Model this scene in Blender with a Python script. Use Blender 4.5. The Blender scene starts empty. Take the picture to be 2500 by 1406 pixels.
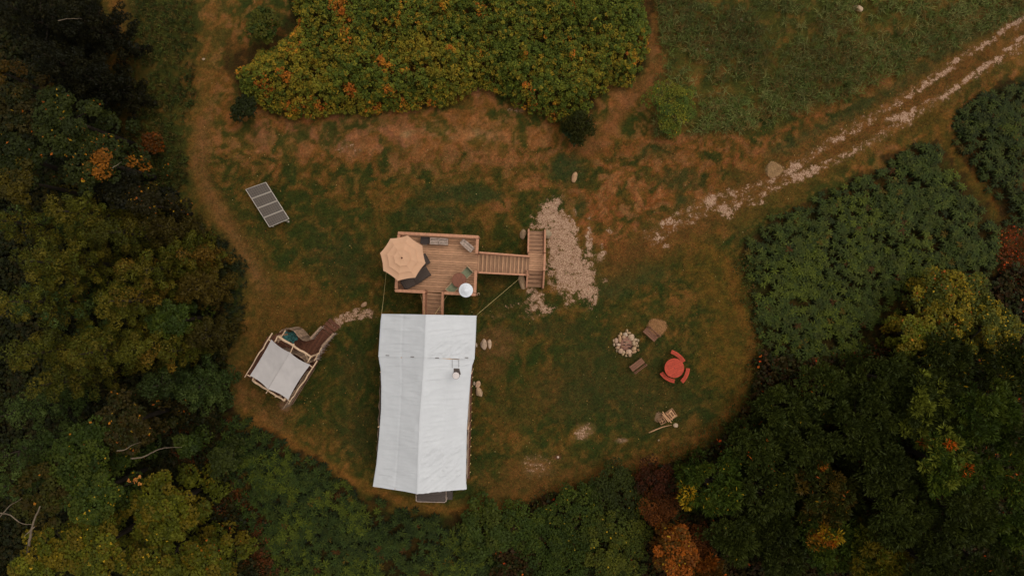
import bpy, math, random
import numpy as np
from mathutils import Vector, Matrix

# ------------------------------------------------------------------ camera, world, sun
SC = bpy.context.scene
H = 42.0                       # height of the drone above the lawn
cam_d = bpy.data.cameras.new('camera'); cam = bpy.data.objects.new('camera', cam_d)
SC.collection.objects.link(cam)
cam.location = (0, 0, H); cam.rotation_euler = (0, 0, 0)
cam_d.sensor_fit = 'HORIZONTAL'; cam_d.sensor_width = 36.0; cam_d.lens = 36.0 * H / 62.5
cam_d.clip_start = 0.5; cam_d.clip_end = 900.0
SC.camera = cam
SUN_EL, SUN_AZ = math.radians(66), math.radians(60)      # azimuth clockwise from +Y
W = bpy.data.worlds.new('World'); SC.world = W; W.use_nodes = True
nt = W.node_tree; bg = nt.nodes['Background']
sky = nt.nodes.new('ShaderNodeTexSky'); sky.sky_type = 'NISHITA'; sky.sun_disc = False
sky.sun_elevation = SUN_EL; sky.sun_rotation = SUN_AZ; sky.dust_density = 3.0; sky.air_density = 1.0
hs = nt.nodes.new('ShaderNodeHueSaturation'); hs.inputs['Saturation'].default_value = 0.04
nt.links.new(sky.outputs[0], hs.inputs['Color']); nt.links.new(hs.outputs[0], bg.inputs[0])
bg.inputs[1].default_value = 0.137
sl = bpy.data.lights.new('sun', 'SUN'); sl.energy = 0.36; sl.angle = math.radians(30); sl.color = (1.0, 0.93, 0.84)
so = bpy.data.objects.new('sun', sl); SC.collection.objects.link(so)
sd = Vector((math.sin(SUN_AZ) * math.cos(SUN_EL), math.cos(SUN_AZ) * math.cos(SUN_EL), math.sin(SUN_EL)))
so.rotation_euler = sd.to_track_quat('Z', 'Y').to_euler()
SC.view_settings.view_transform = 'Standard'; SC.view_settings.look = 'None'
SC.view_settings.exposure = 0.0; SC.view_settings.gamma = 1.0

# ------------------------------------------------------------------ helpers
def P(px, py, z=0.0):
    k = (H - z) / H / 40.0
    return Vector(((px - 1250.0) * k, (703.0 - py) * k, z))

def lin(r, g, b, k=1.0):
    f = lambda c: ((c / 255.0 + 0.055) / 1.055) ** 2.4 if c > 10 else c / 255.0 / 12.92
    return np.array([f(r), f(g), f(b)]) * k

def hash2(ix, iy, s):
    v = np.sin(ix * 127.1 + iy * 311.7 + s * 74.7) * 43758.5453
    return v - np.floor(v)

def vnoise(x, y, s=0):
    x = np.asarray(x, float); y = np.asarray(y, float)
    ix = np.floor(x); iy = np.floor(y); fx = x - ix; fy = y - iy
    fx = fx * fx * (3 - 2 * fx); fy = fy * fy * (3 - 2 * fy)
    a = hash2(ix, iy, s); b = hash2(ix + 1, iy, s); c = hash2(ix, iy + 1, s); d = hash2(ix + 1, iy + 1, s)
    return (a + (b - a) * fx) * (1 - fy) + (c + (d - c) * fx) * fy

def fbm(x, y, s=0, o=4):
    t = 0.0; a = 0.5; n = 0.0
    for i in range(o):
        t = t + a * vnoise(x * 2 ** i + 17.3 * i, y * 2 ** i - 9.1 * i, s + i); n += a; a *= 0.5
    return t / n

def sstep(a, b, x):
    t = np.clip((x - a) / (b - a), 0, 1); return t * t * (3 - 2 * t)

def line_d(px, py, pts):
    d = np.full(np.shape(px), 1e9)
    for (x0, y0), (x1, y1) in zip(pts[:-1], pts[1:]):
        vx, vy = x1 - x0, y1 - y0
        t = np.clip(((px - x0) * vx + (py - y0) * vy) / (vx * vx + vy * vy + 1e-9), 0, 1)
        d = np.minimum(d, np.hypot(px - x0 - t * vx, py - y0 - t * vy))
    return d

def poly_d(px, py, pts):
    """signed distance, positive inside"""
    q = list(pts) + [pts[0]]
    d = line_d(px, py, q); ins = np.zeros(np.shape(px), bool)
    for (x0, y0), (x1, y1) in zip(q[:-1], q[1:]):
        if y0 == y1: continue
        c = ((y0 > py) != (y1 > py)) & (px < (x1 - x0) * (py - y0) / (y1 - y0) + x0)
        ins ^= c
    return np.where(ins, d, -d)

COL = SC.collection
def tag(o, label=None, cat=None, group=None, kind=None):
    if label: o['label'] = label
    if cat: o['category'] = cat
    if group: o['group'] = group
    if kind: o['kind'] = kind
    return o

def empty(name, loc, label, cat, group=None, rz=0.0):
    o = bpy.data.objects.new(name, None); COL.objects.link(o)
    o.location = loc; o.rotation_euler = (0, 0, rz); o.empty_display_size = 0.2
    return tag(o, label, cat, group)

def raw_mesh(name, V, F, mat, parent=None, cols=None, smooth=False, loc=None):
    """V (n,3), F (m,3|4) arrays or list of faces; cols per vertex (n,3)"""
    me = bpy.data.meshes.new(name)
    V = np.asarray(V, np.float32)
    if isinstance(F, np.ndarray):
        m, k = F.shape
        me.vertices.add(len(V)); me.vertices.foreach_set('co', V.ravel())
        me.loops.add(m * k); me.loops.foreach_set('vertex_index', F.astype(np.int32).ravel())
        me.polygons.add(m); me.polygons.foreach_set('loop_start', np.arange(0, m * k, k, dtype=np.int32))
        me.update(calc_edges=True)
    else:
        me.from_pydata([tuple(v) for v in V], [], F); me.update()
    if cols is not None:
        c = np.ones((len(V), 4), np.float32); c[:, :3] = cols
        at = me.color_attributes.new('tint', 'FLOAT_COLOR', 'POINT'); at.data.foreach_set('color', c.ravel())
    if smooth: me.polygons.foreach_set('use_smooth', np.ones(len(me.polygons), bool))
    me.materials.append(mat)
    o = bpy.data.objects.new(name, me); COL.objects.link(o)
    if parent is not None: o.parent = parent
    if loc is not None: o.location = loc
    return o

class MB:
    """collects boxes, bars, tubes, discs; builds ONE mesh. T = 4x4 frame applied to everything"""
    def __init__(s, T=None): s.v = []; s.f = []; s.c = []; s.T = T or Matrix.Identity(4); s.rng = random.Random(7)
    def add(s, vs, fs, tint=None, var=0.0):
        b = len(s.v); t = tint if tint is not None else 1.0
        if var: t = t * (1 + s.rng.uniform(-var, var))
        for q in vs: s.v.append(s.T @ Vector(q)); s.c.append((t, t, t) if not hasattr(t, '__len__') else t)
        for q in fs: s.f.append([i + b for i in q])
    def box(s, c, sz, rz=0.0, M=None, tint=None, var=0.0, bev=0.0):
        hx, hy, hz = sz[0] / 2, sz[1] / 2, sz[2] / 2
        R = M if M is not None else Matrix.Rotation(rz, 3, 'Z')
        if bev > 0:
            b = min(bev, hx * .45, hy * .45, hz * .9)
            pts = []
            for z, ins in ((-hz, 0), (hz - b, 0), (hz, b)):
                for sx, sy in ((-1, -1), (1, -1), (1, 1), (-1, 1)): pts.append(Vector((sx * (hx - ins), sy * (hy - ins), z)))
            fs = [(3, 2, 1, 0), (8, 9, 10, 11)]
            for L in (0, 4):
                for i in range(4): j = (i + 1) % 4; fs.append((L + i, L + j, L + 4 + j, L + 4 + i))
        else:
            pts = [Vector((x, y, z)) for z in (-hz, hz) for x, y in ((-hx, -hy), (hx, -hy), (hx, hy), (-hx, hy))]
            fs = [(3, 2, 1, 0), (4, 5, 6, 7), (0, 1, 5, 4), (1, 2, 6, 5), (2, 3, 7, 6), (3, 0, 4, 7)]
        C = Vector(c); s.add([C + R @ q for q in pts], fs, tint, var)
    def bar(s, a, b, w, h, tint=None, var=0.0, bev=0.0):
        """box from a to b, w wide (horizontal), h high"""
        a = Vector(a); b = Vector(b); d = b - a; L = d.length; d.normalize()
        up = Vector((0, 0, 1)) if abs(d.z) < 0.95 else Vector((1, 0, 0))
        y = up.cross(d).normalized(); z = d.cross(y)
        M = Matrix((d, y, z)).transposed()
        s.box((a + b) / 2, (L, w, h), M=M, tint=tint, var=var, bev=bev)
    def tube(s, pts, rad, n=8, cap=True, tint=None):
        pts = [Vector(p) for p in pts]
        if not hasattr(rad, '__len__'): rad = [rad] * len(pts)
        vs = []; fs = []; x = None
        for i, p in enumerate(pts):
            d = (pts[min(i + 1, len(pts) - 1)] - pts[max(i - 1, 0)]).normalized()
            if x is None:
                x = d.orthogonal().normalized()
            else: x = (x - d * x.dot(d)).normalized()
            y = d.cross(x)
            for k in range(n):
                a = 2 * math.pi * k / n; vs.append(p + (x * math.cos(a) + y * math.sin(a)) * rad[i])
        for i in range(len(pts) - 1):
            for k in range(n): k2 = (k + 1) % n; fs.append((i * n + k, i * n + k2, (i + 1) * n + k2, (i + 1) * n + k))
        if cap: fs.append(tuple(reversed(range(n)))); fs.append(tuple(range((len(pts) - 1) * n, len(pts) * n)))
        s.add(vs, fs, tint)
    def lathe(s, prof, c=(0, 0, 0), n=32, tint=None, a0=0.0):
        """prof list of (r,z); r=0 allowed at the ends"""
        C = Vector(c); vs = []; rows = []
        for r, z in prof:
            if r < 1e-6: rows.append([len(vs)]); vs.append(C + Vector((0, 0, z)))
            else:
                rows.append(list(range(len(vs), len(vs) + n)))
                for k in range(n):
                    a = a0 + 2 * math.pi * k / n; vs.append(C + Vector((r * math.cos(a), r * math.sin(a), z)))
        fs = []
        for A, B in zip(rows[:-1], rows[1:]):
            for k in range(n):
                k2 = (k + 1) % n
                if len(A) == 1: fs.append((A[0], B[k2], B[k]))
                elif len(B) == 1: fs.append((A[k], A[k2], B[0]))
                else: fs.append((A[k], A[k2], B[k2], B[k]))
        s.add(vs, fs, tint)
    def build(s, name, mat, parent=None, smooth=False):
        return raw_mesh(name, [tuple(v) for v in s.v], s.f, mat, parent, np.array([list(c) for c in s.c]), smooth)

# ------------------------------------------------------------------ materials
def mat(name, col, rough=0.8, nscale=6.0, namt=0.25, stretch=(1, 1, 1), bump=0.0, metal=0.0, spec=0.3, fine=0.0, col2=None, coord='Object'):
    m = bpy.data.materials.new(name); m.use_nodes = True; t = m.node_tree; N = t.nodes; L = t.links
    b = N['Principled BSDF']; b.inputs['Roughness'].default_value = rough; b.inputs['Metallic'].default_value = metal
    b.inputs['Specular IOR Level'].default_value = spec
    at = N.new('ShaderNodeAttribute'); at.attribute_name = 'tint'
    tc = N.new('ShaderNodeTexCoord'); mp = N.new('ShaderNodeMapping'); mp.inputs['Scale'].default_value = stretch
    L.new(tc.outputs[coord], mp.inputs[0])
    nz = N.new('ShaderNodeTexNoise'); nz.inputs['Scale'].default_value = nscale; nz.inputs['Detail'].default_value = 5
    nz.inputs['Roughness'].default_value = 0.65
    L.new(mp.outputs[0], nz.inputs[0])
    cr = N.new('ShaderNodeValToRGB'); c = list(col)
    c2 = list(col2) if col2 is not None else [min(1, q * (1 + namt)) for q in c]
    cr.color_ramp.elements[0].color = [q * (1 - namt) for q in c] + [1]; cr.color_ramp.elements[0].position = 0.32
    cr.color_ramp.elements[1].color = c2 + [1]; cr.color_ramp.elements[1].position = 0.68
    L.new(nz.outputs[0], cr.inputs[0])
    mx = N.new('ShaderNodeMix'); mx.data_type = 'RGBA'; mx.blend_type = 'MULTIPLY'; mx.inputs[0].default_value = 1
    L.new(cr.outputs[0], mx.inputs[6]); L.new(at.outputs['Color'], mx.inputs[7])
    L.new(mx.outputs[2], b.inputs['Base Color'])
    if bump:
        bp = N.new('ShaderNodeBump'); bp.inputs['Strength'].default_value = bump; bp.inputs['Distance'].default_value = 0.02
        n2 = N.new('ShaderNodeTexNoise'); n2.inputs['Scale'].default_value = nscale * 4; n2.inputs['Detail'].default_value = 4
        L.new(mp.outputs[0], n2.inputs[0]); L.new(n2.outputs[0], bp.inputs['Height']); L.new(bp.outputs[0], b.inputs['Normal'])
    return m

def foliage_mat(name='foliage', trans=0.25, rough=0.6):
    m = bpy.data.materials.new(name); m.use_nodes = True; t = m.node_tree; N = t.nodes; L = t.links
    b = N['Principled BSDF']; b.inputs['Roughness'].default_value = rough; b.inputs['Specular IOR Level'].default_value = 0.15
    at = N.new('ShaderNodeAttribute'); at.attribute_name = 'tint'
    L.new(at.outputs['Color'], b.inputs['Base Color'])
    tr = N.new('ShaderNodeBsdfTranslucent'); L.new(at.outputs['Color'], tr.inputs[0])
    mx = N.new('ShaderNodeMixShader'); mx.inputs[0].default_value = trans
    L.new(b.outputs[0], mx.inputs[1]); L.new(tr.outputs[0], mx.inputs[2]); L.new(mx.outputs[0], N['Material Output'].inputs[0])
    return m

M = {}
M['leaf'] = foliage_mat()
M['grass'] = foliage_mat('grass_blades', 0.15, 0.8)
M['deck'] = mat('deck_boards', lin(190, 142, 106), 0.75, 3.0, 0.32, (1, 12, 4), bump=0.3)
M['deck_y'] = mat('tread_boards', lin(192, 145, 108), 0.75, 3.0, 0.32, (12, 1, 4), bump=0.3)
M['rail'] = mat('rail_timber', lin(196, 138, 104), 0.7, 2.5, 0.22, (3, 3, 3), bump=0.15)
M['dkwood'] = mat('dark_deck', lin(104, 64, 44), 0.8, 3.0, 0.3, (3, 3, 3), bump=0.2)
M['grey'] = mat('weathered_wood', lin(188, 164, 146), 0.85, 5.0, 0.4, (2, 2, 2), bump=0.4)
M['slat'] = mat('weathered_slats', lin(160, 130, 104), 0.85, 4.0, 0.4, (2, 2, 1), bump=0.4)
M['pole'] = mat('peeled_pole', lin(214, 178, 142), 0.7, 4.0, 0.22, (2, 2, 2), bump=0.2)
M['bark'] = mat('bark', lin(50, 40, 28), 0.9, 4.0, 0.4, (1, 1, .4), bump=0.6)
M['birch'] = mat('birch_bark', lin(118, 100, 80), 0.8, 3.0, 0.3, (1, 1, 3), bump=0.3)
M['canvas'] = mat('white_canvas', (0.665, 0.655, 0.645), 0.85, .9, 0.05, (1, 1, 1), bump=0.2)
M['canvas2'] = mat('pale_canvas', (0.50, 0.445, 0.41), 0.85, 1.5, 0.06, (1, 1, 1), bump=0.2)
M['wall'] = mat('tan_canvas', lin(190, 160, 135), 0.85, 2.0, 0.1)
M['umbrella'] = mat('sand_fabric', lin(212, 164, 128), 0.8, 2.0, 0.05, bump=0.1)
M['wicker'] = mat('dark_wicker', lin(72, 58, 48), 0.6, 30, 0.4, bump=0.5)
M['char'] = mat('charcoal_mesh', lin(84, 72, 64), 0.55, 8, 0.2, bump=0.1)
M['black'] = mat('black_iron', lin(58, 47, 40), 0.5, 8, 0.2)
M['steel'] = mat('brushed_steel', (0.62, 0.63, 0.65), 0.35, 9, 0.08, metal=0.35, spec=0.5)
M['alu'] = mat('aluminium', lin(205, 190, 172), 0.45, 5, 0.06, metal=0.2)
M['red'] = mat('red_paint', lin(190, 72, 48), 0.7, 5, 0.2, (2, 2, 2), bump=0.15)
M['bench'] = mat('brown_bench', lin(136, 92, 68), 0.75, 5, 0.2, (2, 2, 2), bump=0.2)
M['table'] = mat('round_table_wood', lin(132, 82, 60), 0.6, 6, 0.25, (3, 1, 1), bump=0.2)
M['sling'] = mat('green_sling', lin(136, 140, 108), 0.8, 10, 0.12, bump=0.2)
M['beige'] = mat('beige_frame', lin(196, 160, 125), 0.6, 6, 0.1)
M['teal'] = mat('teal_cloth', lin(44, 96, 92), 0.8, 9, 0.5, col2=lin(90, 150, 142), bump=0.5)
M['rope'] = mat('rope', lin(210, 180, 120), 0.8, 9, 0.1)
M['wood'] = mat('split_wood', lin(205, 155, 112), 0.8, 9, 0.3, (2, 2, 2), bump=0.4)
M['rock'] = mat('rock', lin(196, 172, 148), 0.85, 5, 0.28, bump=0.7)
M['white'] = mat('white_enamel', (0.80, 0.80, 0.81), 0.5, 12, 0.10)
M['ash'] = mat('ash', lin(150, 108, 88), 0.95, 14, 0.4, bump=0.6)
M['soot'] = mat('charred_wood', lin(42, 32, 28), 0.9, 12, 0.4, bump=0.6)

def cell_mat():
    m = mat('solar_cells', lin(82, 74, 68), 0.3, 3, 0.08, spec=0.5); t = m.node_tree; N = t.nodes; L = t.links
    uv = N.new('ShaderNodeUVMap'); uv.uv_map = 'UVMap'
    br = N.new('ShaderNodeTexBrick'); br.offset = 0
    br.inputs['Color1'].default_value = list(lin(108, 97, 89)) + [1]; br.inputs['Color2'].default_value = list(lin(101, 91, 84)) + [1]
    br.inputs['Mortar'].default_value = list(lin(150, 134, 112)) + [1]
    br.inputs['Scale'].default_value = 1; br.inputs['Mortar Size'].default_value = 0.007
    br.inputs['Brick Width'].default_value = 1 / 9; br.inputs['Row Height'].default_value = 1 / 4
    L.new(uv.outputs[0], br.inputs[0]); L.new(br.outputs[0], N['Principled BSDF'].inputs['Base Color'])
    return m
M['cells'] = cell_mat()

# ------------------------------------------------------------------ ground
THICKET = [(690, -60), (1575, -60), (1600, 60), (1588, 150), (1550, 190), (1500, 190), (1465, 225), (1445, 262), (1390, 288), (1300, 268),
           (1250, 238), (1215, 208), (1170, 205), (1110, 232), (1060, 246), (1000, 242), (930, 262), (850, 264), (700, 272), (640, 264),
           (590, 238), (560, 195), (552, 150), (600, 112), (650, 92), (700, 50)]
SUMAC_R = [(2285, 340), (2330, 400), (2390, 480), (2440, 560), (2450, 640), (2400, 700), (2260, 700), (2190, 780), (2130, 850), (2080, 900),
           (1960, 900), (1870, 880), (1850, 800), (1830, 700), (1815, 620), (1850, 560), (1960, 500), (2080, 440), (2200, 370)]
SUMAC_FR = [(2520, 180), (2420, 220), (2340, 280), (2330, 330), (2370, 400), (2430, 480), (2480, 560), (2540, 600)]
SUMAC_L = [(560, 1000), (640, 1050), (740, 1110), (850, 1180), (960, 1240), (1080, 1260), (1200, 1260), (1240, 1320), (1260, 1440), (640, 1440),
           (600, 1330), (560, 1220), (520, 1130), (500, 1060)]
WOOD_L = [(-200, -100), (235, -100), (250, 150), (290, 330), (400, 480), (545, 600), (560, 700), (530, 800), (560, 960), (520, 1080), (560, 1200),
          (620, 1340), (660, 1500), (-200, 1500)]
WOOD_R = [(1850, 860), (1980, 880), (2110, 860), (2200, 780), (2270, 700), (2400, 700), (2460, 650), (2700, 640), (2700, 1500), (1180, 1500),
          (1220, 1320), (1270, 1240), (1400, 1200), (1540, 1170), (1680, 1120), (1790, 1050), (1850, 940)]
MEADOW = [(1580, -60), (2560, -60), (2500, 30), (2300, 130), (2100, 230), (1900, 300), (1750, 330), (1600, 330), (1600, 200), (1620, 120)]
ROUGH_L = [(330, -60), (470, -60), (480, 100), (470, 250), (440, 330), (470, 450), (400, 480), (330, 400), (290, 250)]

def axis(lo, hi, step, far):
    fine = np.arange(lo, hi + step / 2, step); out = []; d = step
    v = hi
    while v < far: d *= 1.35; v += d; out.append(v)
    out = np.array(out); return np.concatenate([(-out[::-1]) if abs(lo + hi) < 1e-6 else lo - (out[::-1] - hi), fine, out])
gx = axis(-34.0, 34.0, 0.1, 320); gy = axis(-20.0, 20.0, 0.1, 320)
X, Y = np.meshgrid(gx, gy); X = X.ravel(); Y = Y.ravel()
px = 1250 + 40 * X; py = 703 - 40 * Y
n1 = fbm(X * 0.35, Y * 0.35, 1, 5); n2 = fbm(X * 1.1, Y * 1.1, 9, 4); n3 = fbm(X * 3.5, Y * 3.5, 21, 3)
w1 = (n2 - 0.5) * 60; w2 = (n3 - 0.5) * 30
C = np.zeros((len(X), 3)); K = 1.25
def cc(r, g, b): return lin(r, g, b, K)
C[:] = cc(46, 45, 18)
def lay(mask, col):
    global C
    mask = np.clip(mask, 0, 1)[:, None]; mask = mask * np.clip(.62 + .9 * (n2[:, None] - .36) + 1.1 * (n3[:, None] - .5), .15, 1); C = C * (1 - mask) + np.asarray(col)[None, :] * mask
lay(sstep(0.45, 0.72, n1 * 0.5 + n2 * 0.5), cc(76, 54, 24))
lay(sstep(0.5, 0.25, n1 * .6 + n3 * .4) * 0.8, cc(38, 42, 22))
lay(sstep(0.55, 0.75, n3 * .65 + n2 * .35) * .45, cc(88, 62, 34))
wob = w1 + w2
def band(pts, w, soft, col, amt=1.0, brk=0.0):
    d = line_d(px, py, pts) + wob * min(1.0, w / 40.0)
    m = sstep(w + soft, w - soft, d) * amt
    if brk: m = m * sstep(brk - .12, brk + .12, n3 * .6 + n2 * .4)
    lay(m, col)
def blob(x, y, rx, ry, col, amt=1.0, ang=0.0, soft=.35, nz=.5):
    ca, sa = math.cos(math.radians(ang)), math.sin(math.radians(ang)); dx, dy = px - x, py - y
    u = (dx * ca + dy * sa) / rx; v = (-dx * sa + dy * ca) / ry
    d = np.sqrt(u * u + v * v) + (n3 - .5) * nz * 1.2 + (n2 - .5) * nz
    lay(sstep(1 + soft, 1 - soft, d) * amt, col)
def area(pts, col, amt=1.0, soft=12, k=1.0):
    lay(sstep(-soft, soft, poly_d(px, py, pts) + wob * k) * amt, col)
area([(560, 285), (700, 290), (860, 285), (1000, 262), (1120, 235), (1200, 220), (1250, 260), (1330, 320), (1400, 360), (1360, 410), (1180, 420), (1000, 400), (800, 400), (640, 395), (560, 380), (480, 350), (500, 300)], cc(100, 66, 34), .85, 18)
area([(600, 300), (820, 280), (1000, 270), (1030, 320), (960, 380), (760, 370), (620, 350)], cc(112, 70, 48), .8, 18)
blob(1110, 325, 130, 17, cc(140, 100, 64), .65, 4, nz=1.2); blob(1190, 225, 40, 20, cc(126, 84, 62), .7); blob(850, 362, 35, 20, cc(124, 92, 68), .45, 20, nz=1.2)
blob(700, 345, 70, 20, cc(104, 76, 46), .5); blob(1262, 268, 22, 11, cc(150, 112, 84), .6, nz=1.2); blob(990, 330, 14, 10, cc(128, 108, 76), .8)
blob(1180, 385, 120, 16, cc(126, 84, 50), .6); blob(960, 410, 110, 20, cc(110, 74, 42), .5)
area([(1380, 380), (1560, 320), (1830, 325), (1900, 370), (1850, 450), (1740, 560), (1620, 640), (1500, 640), (1440, 560), (1400, 470)], cc(104, 62, 30), .75, 22)
for a in [(1290, 440, 45, 25), (1225, 500, 30, 20), (1310, 470, 28, 35), (1520, 450, 80, 40), (1480, 560, 60, 45), (1650, 340, 80, 12), (1560, 610, 60, 30), (1730, 500, 60, 30), (1500, 250, 40, 26), (1470, 310, 36, 34), (1250, 385, 90, 22)]:
    blob(*a, cc(132, 82, 44), .75)
for a in [(1490, 520, 60, 35), (1570, 500, 60, 30), (1640, 570, 50, 20), (1500, 600, 40, 18)]: blob(*a, cc(118, 64, 32), .6)
wx = fbm(X * .8, Y * .8, 61, 4) - .5; wy = fbm(X * .8, Y * .8, 67, 4) - .5
m5 = fbm(X * 1.3 + wx * 3.2, Y * 1.3 + wy * 3.2, 73, 5); m6 = fbm(X * 2.9 + wx * 4, Y * 2.9 + wy * 4, 79, 4); m7 = fbm(X * .9 + wx * 2.5, Y * .9 + wy * 2.5, 83, 5)
def lay0(mask, col):
    global C
    mask = np.clip(mask, 0, 1)[:, None]; C = C * (1 - mask) + np.asarray(col)[None, :] * mask
warm = .22 + .6 * sstep(520, 340, py) * sstep(450, 900, px + 300); warm = np.maximum(warm, 1.15 * sstep(330, 90, np.hypot(px - 1570, (py - 480) * 1.5)))
lay0(sstep(.53, .40, m7) * .8, cc(36, 42, 17))
lay0(sstep(.46, .64, m5) * .58 * warm, cc(122, 72, 36))
lay0(sstep(.52, .70, m6) * .5 * warm, cc(140, 92, 54))
lay0(sstep(.47, .36, m6) * .6, cc(34, 42, 18))
area([(540, 585), (575, 590), (604, 640), (610, 700), (596, 780), (570, 850), (545, 830), (556, 700)], cc(28, 36, 16), .95, 8)
area([(335, -60), (440, -60), (455, 120), (440, 250), (460, 420), (400, 470), (340, 330), (330, 150)], cc(38, 44, 17), .8, 20)
for a in [(1385, 420, 45, 40), (1420, 500, 14, 35), (1430, 350, 30, 24), (1660, 440, 60, 30), (1600, 370, 50, 20), (1380, 400, 30, 30), (1670, 490, 25, 18), (1490, 700, 60, 30), (1560, 670, 80, 25), (1100, 470, 90, 25), (1060, 520, 80, 20), (1180, 480, 60, 20)]:
    blob(*a, cc(42, 46, 26), .8)
band([(520, -60), (525, 60), (505, 180), (490, 300), (480, 420), (510, 480), (570, 570), (620, 640), (640, 700), (620, 780), (585, 880), (580, 960), (640, 1030)], 26, 26, cc(86, 60, 32), .6)
band([(500, 300), (485, 400), (520, 490), (600, 620), (640, 700)], 16, 18, cc(112, 74, 46), .6)
area([(600, 700), (700, 690), (860, 740), (900, 780), (760, 800), (660, 830), (600, 880)], cc(84, 56, 28), .6, 20)
area([(560, 880), (600, 940), (700, 985), (700, 1040), (640, 1040), (560, 980)], cc(96, 64, 38), .75, 18)
blob(697, 988, 14, 14, cc(140, 104, 76), .8)
band([(600, 1010), (640, 1040), (760, 1110), (870, 1180), (1000, 1232), (1120, 1250), (1220, 1236), (1350, 1200), (1500, 1150), (1650, 1112), (1740, 1050), (1800, 980), (1832, 900), (1836, 820), (1800, 740), (1780, 640)], 11, 10, cc(104, 66, 32), .75)
area([(1230, 1120), (1400, 1130), (1560, 1120), (1700, 1060), (1600, 1140), (1400, 1190), (1250, 1220), (1150, 1240)], cc(84, 54, 30), .6, 20)
blob(1310, 1140, 40, 26, cc(108, 78, 54), .3, nz=1.2); blob(1422, 1056, 26, 16, cc(128, 96, 70), .5, -25, nz=1.2)
blob(1520, 1075, 13, 4, cc(150, 116, 92), .8, nz=1.0); blob(1362, 1116, 9, 6, cc(120, 72, 58), .8)
area([(1700, 560), (1800, 620), (1830, 740), (1830, 900), (1780, 980), (1700, 900), (1720, 700), (1640, 640)], cc(78, 56, 22), .7, 25)
blob(1210, 835, 50, 40, cc(98, 66, 44), .7, nz=.9); blob(1200, 900, 36, 30, cc(90, 60, 36), .6, nz=.9); blob(1330, 950, 40, 50, cc(74, 52, 28), .5, nz=1.0)
blob(1250, 1000, 60, 60, cc(70, 52, 26), .5, nz=1.0)
for a in [(860, 900, 40, 60), (1500, 900, 140, 90), (1600, 1000, 120, 60), (1400, 960, 70, 70), (880, 1060, 60, 70), (1360, 800, 100, 24), (850, 640, 60, 60), (1230, 740, 50, 35), (1220, 680, 50, 30)]:
    blob(*a, cc(42, 42, 22), .75, nz=.9)
area(MEADOW, cc(52, 50, 22), .9, 22)
band([(1565, -60), (1575, 40), (1600, 120), (1600, 190), (1540, 235), (1495, 300), (1430, 370)], 20, 16, cc(104, 64, 38), .8)
# right-hand track
trk = [(1500, 640), (1650, 560), (1760, 510), (1900, 425), (2060, 345), (2200, 265), (2340, 170), (2460, 95), (2600, 0)]
band(trk, 52, 22, cc(72, 52, 26), .85); band(trk, 26, 12, cc(80, 50, 28), .6)
band([(x - 40, y - 75) for x, y in trk[2:]], 10, 12, cc(118, 66, 36), .6, .48)
band([(x + 26, y + 48) for x, y in trk[2:]], 14, 14, cc(62, 50, 22), .8)
band([(x - 20, y - 48) for x, y in trk[3:]], 12, 12, cc(40, 46, 28), .7)
band([(2270, 300), (2340, 400), (2420, 520), (2500, 620), (2600, 760)], 34, 12, cc(62, 46, 18), .9)
band([(2330, 340), (2400, 450), (2500, 600)], 8, 8, cc(90, 44, 20), .6, .5)
area([(2430, 560), (2520, 560), (2560, 700), (2480, 720), (2440, 660)], cc(84, 38, 20), .8, 14)
area(ROUGH_L, cc(42, 42, 18), .85, 24); band([(290, -60), (300, 120), (320, 240), (330, 330)], 26, 22, cc(70, 46, 22), .8)
area([(560, 100), (660, 80), (660, 220), (600, 260), (560, 250), (540, 180)], cc(70, 44, 24), .7, 12)
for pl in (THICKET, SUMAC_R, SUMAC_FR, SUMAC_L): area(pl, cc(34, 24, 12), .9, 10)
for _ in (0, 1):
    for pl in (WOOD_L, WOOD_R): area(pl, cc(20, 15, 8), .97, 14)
area([(1540, 1150), (1640, 1140), (1700, 1300), (1780, 1440), (1560, 1440), (1580, 1300)], cc(74, 34, 16), .9, 14)
area([(400, 1000), (470, 1000), (500, 1130), (620, 1250), (690, 1440), (600, 1440), (560, 1300), (440, 1140)], cc(62, 32, 18), .85, 14)
area([(1870, 900), (2000, 880), (2080, 930), (2010, 1000), (1900, 980)], cc(56, 30, 16), .8, 14)
# tan dead-grass mounds
for _ in (0, 1): blob(1604, 799, 21, 19, cc(164, 118, 78), .95, nz=.3, soft=.2); blob(1889, 415, 17, 16, cc(178, 140, 98), .9, nz=.3, soft=.3)
blob(1610, 1018, 11, 10, cc(156, 122, 90), .95, nz=.3, soft=.2); blob(1895, 930, 12, 6, cc(140, 100, 70), .8, -45)
lumC = sstep(.035, .11, C.mean(1))[:, None]
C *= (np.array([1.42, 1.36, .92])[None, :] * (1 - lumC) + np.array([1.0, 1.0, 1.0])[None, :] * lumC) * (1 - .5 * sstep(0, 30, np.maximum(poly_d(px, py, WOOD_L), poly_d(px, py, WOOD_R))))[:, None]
C *= (0.80 + 0.40 * n3)[:, None] * (0.9 + 0.2 * hash2(np.round(X * 10), np.round(Y * 10), 3))[:, None]

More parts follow.
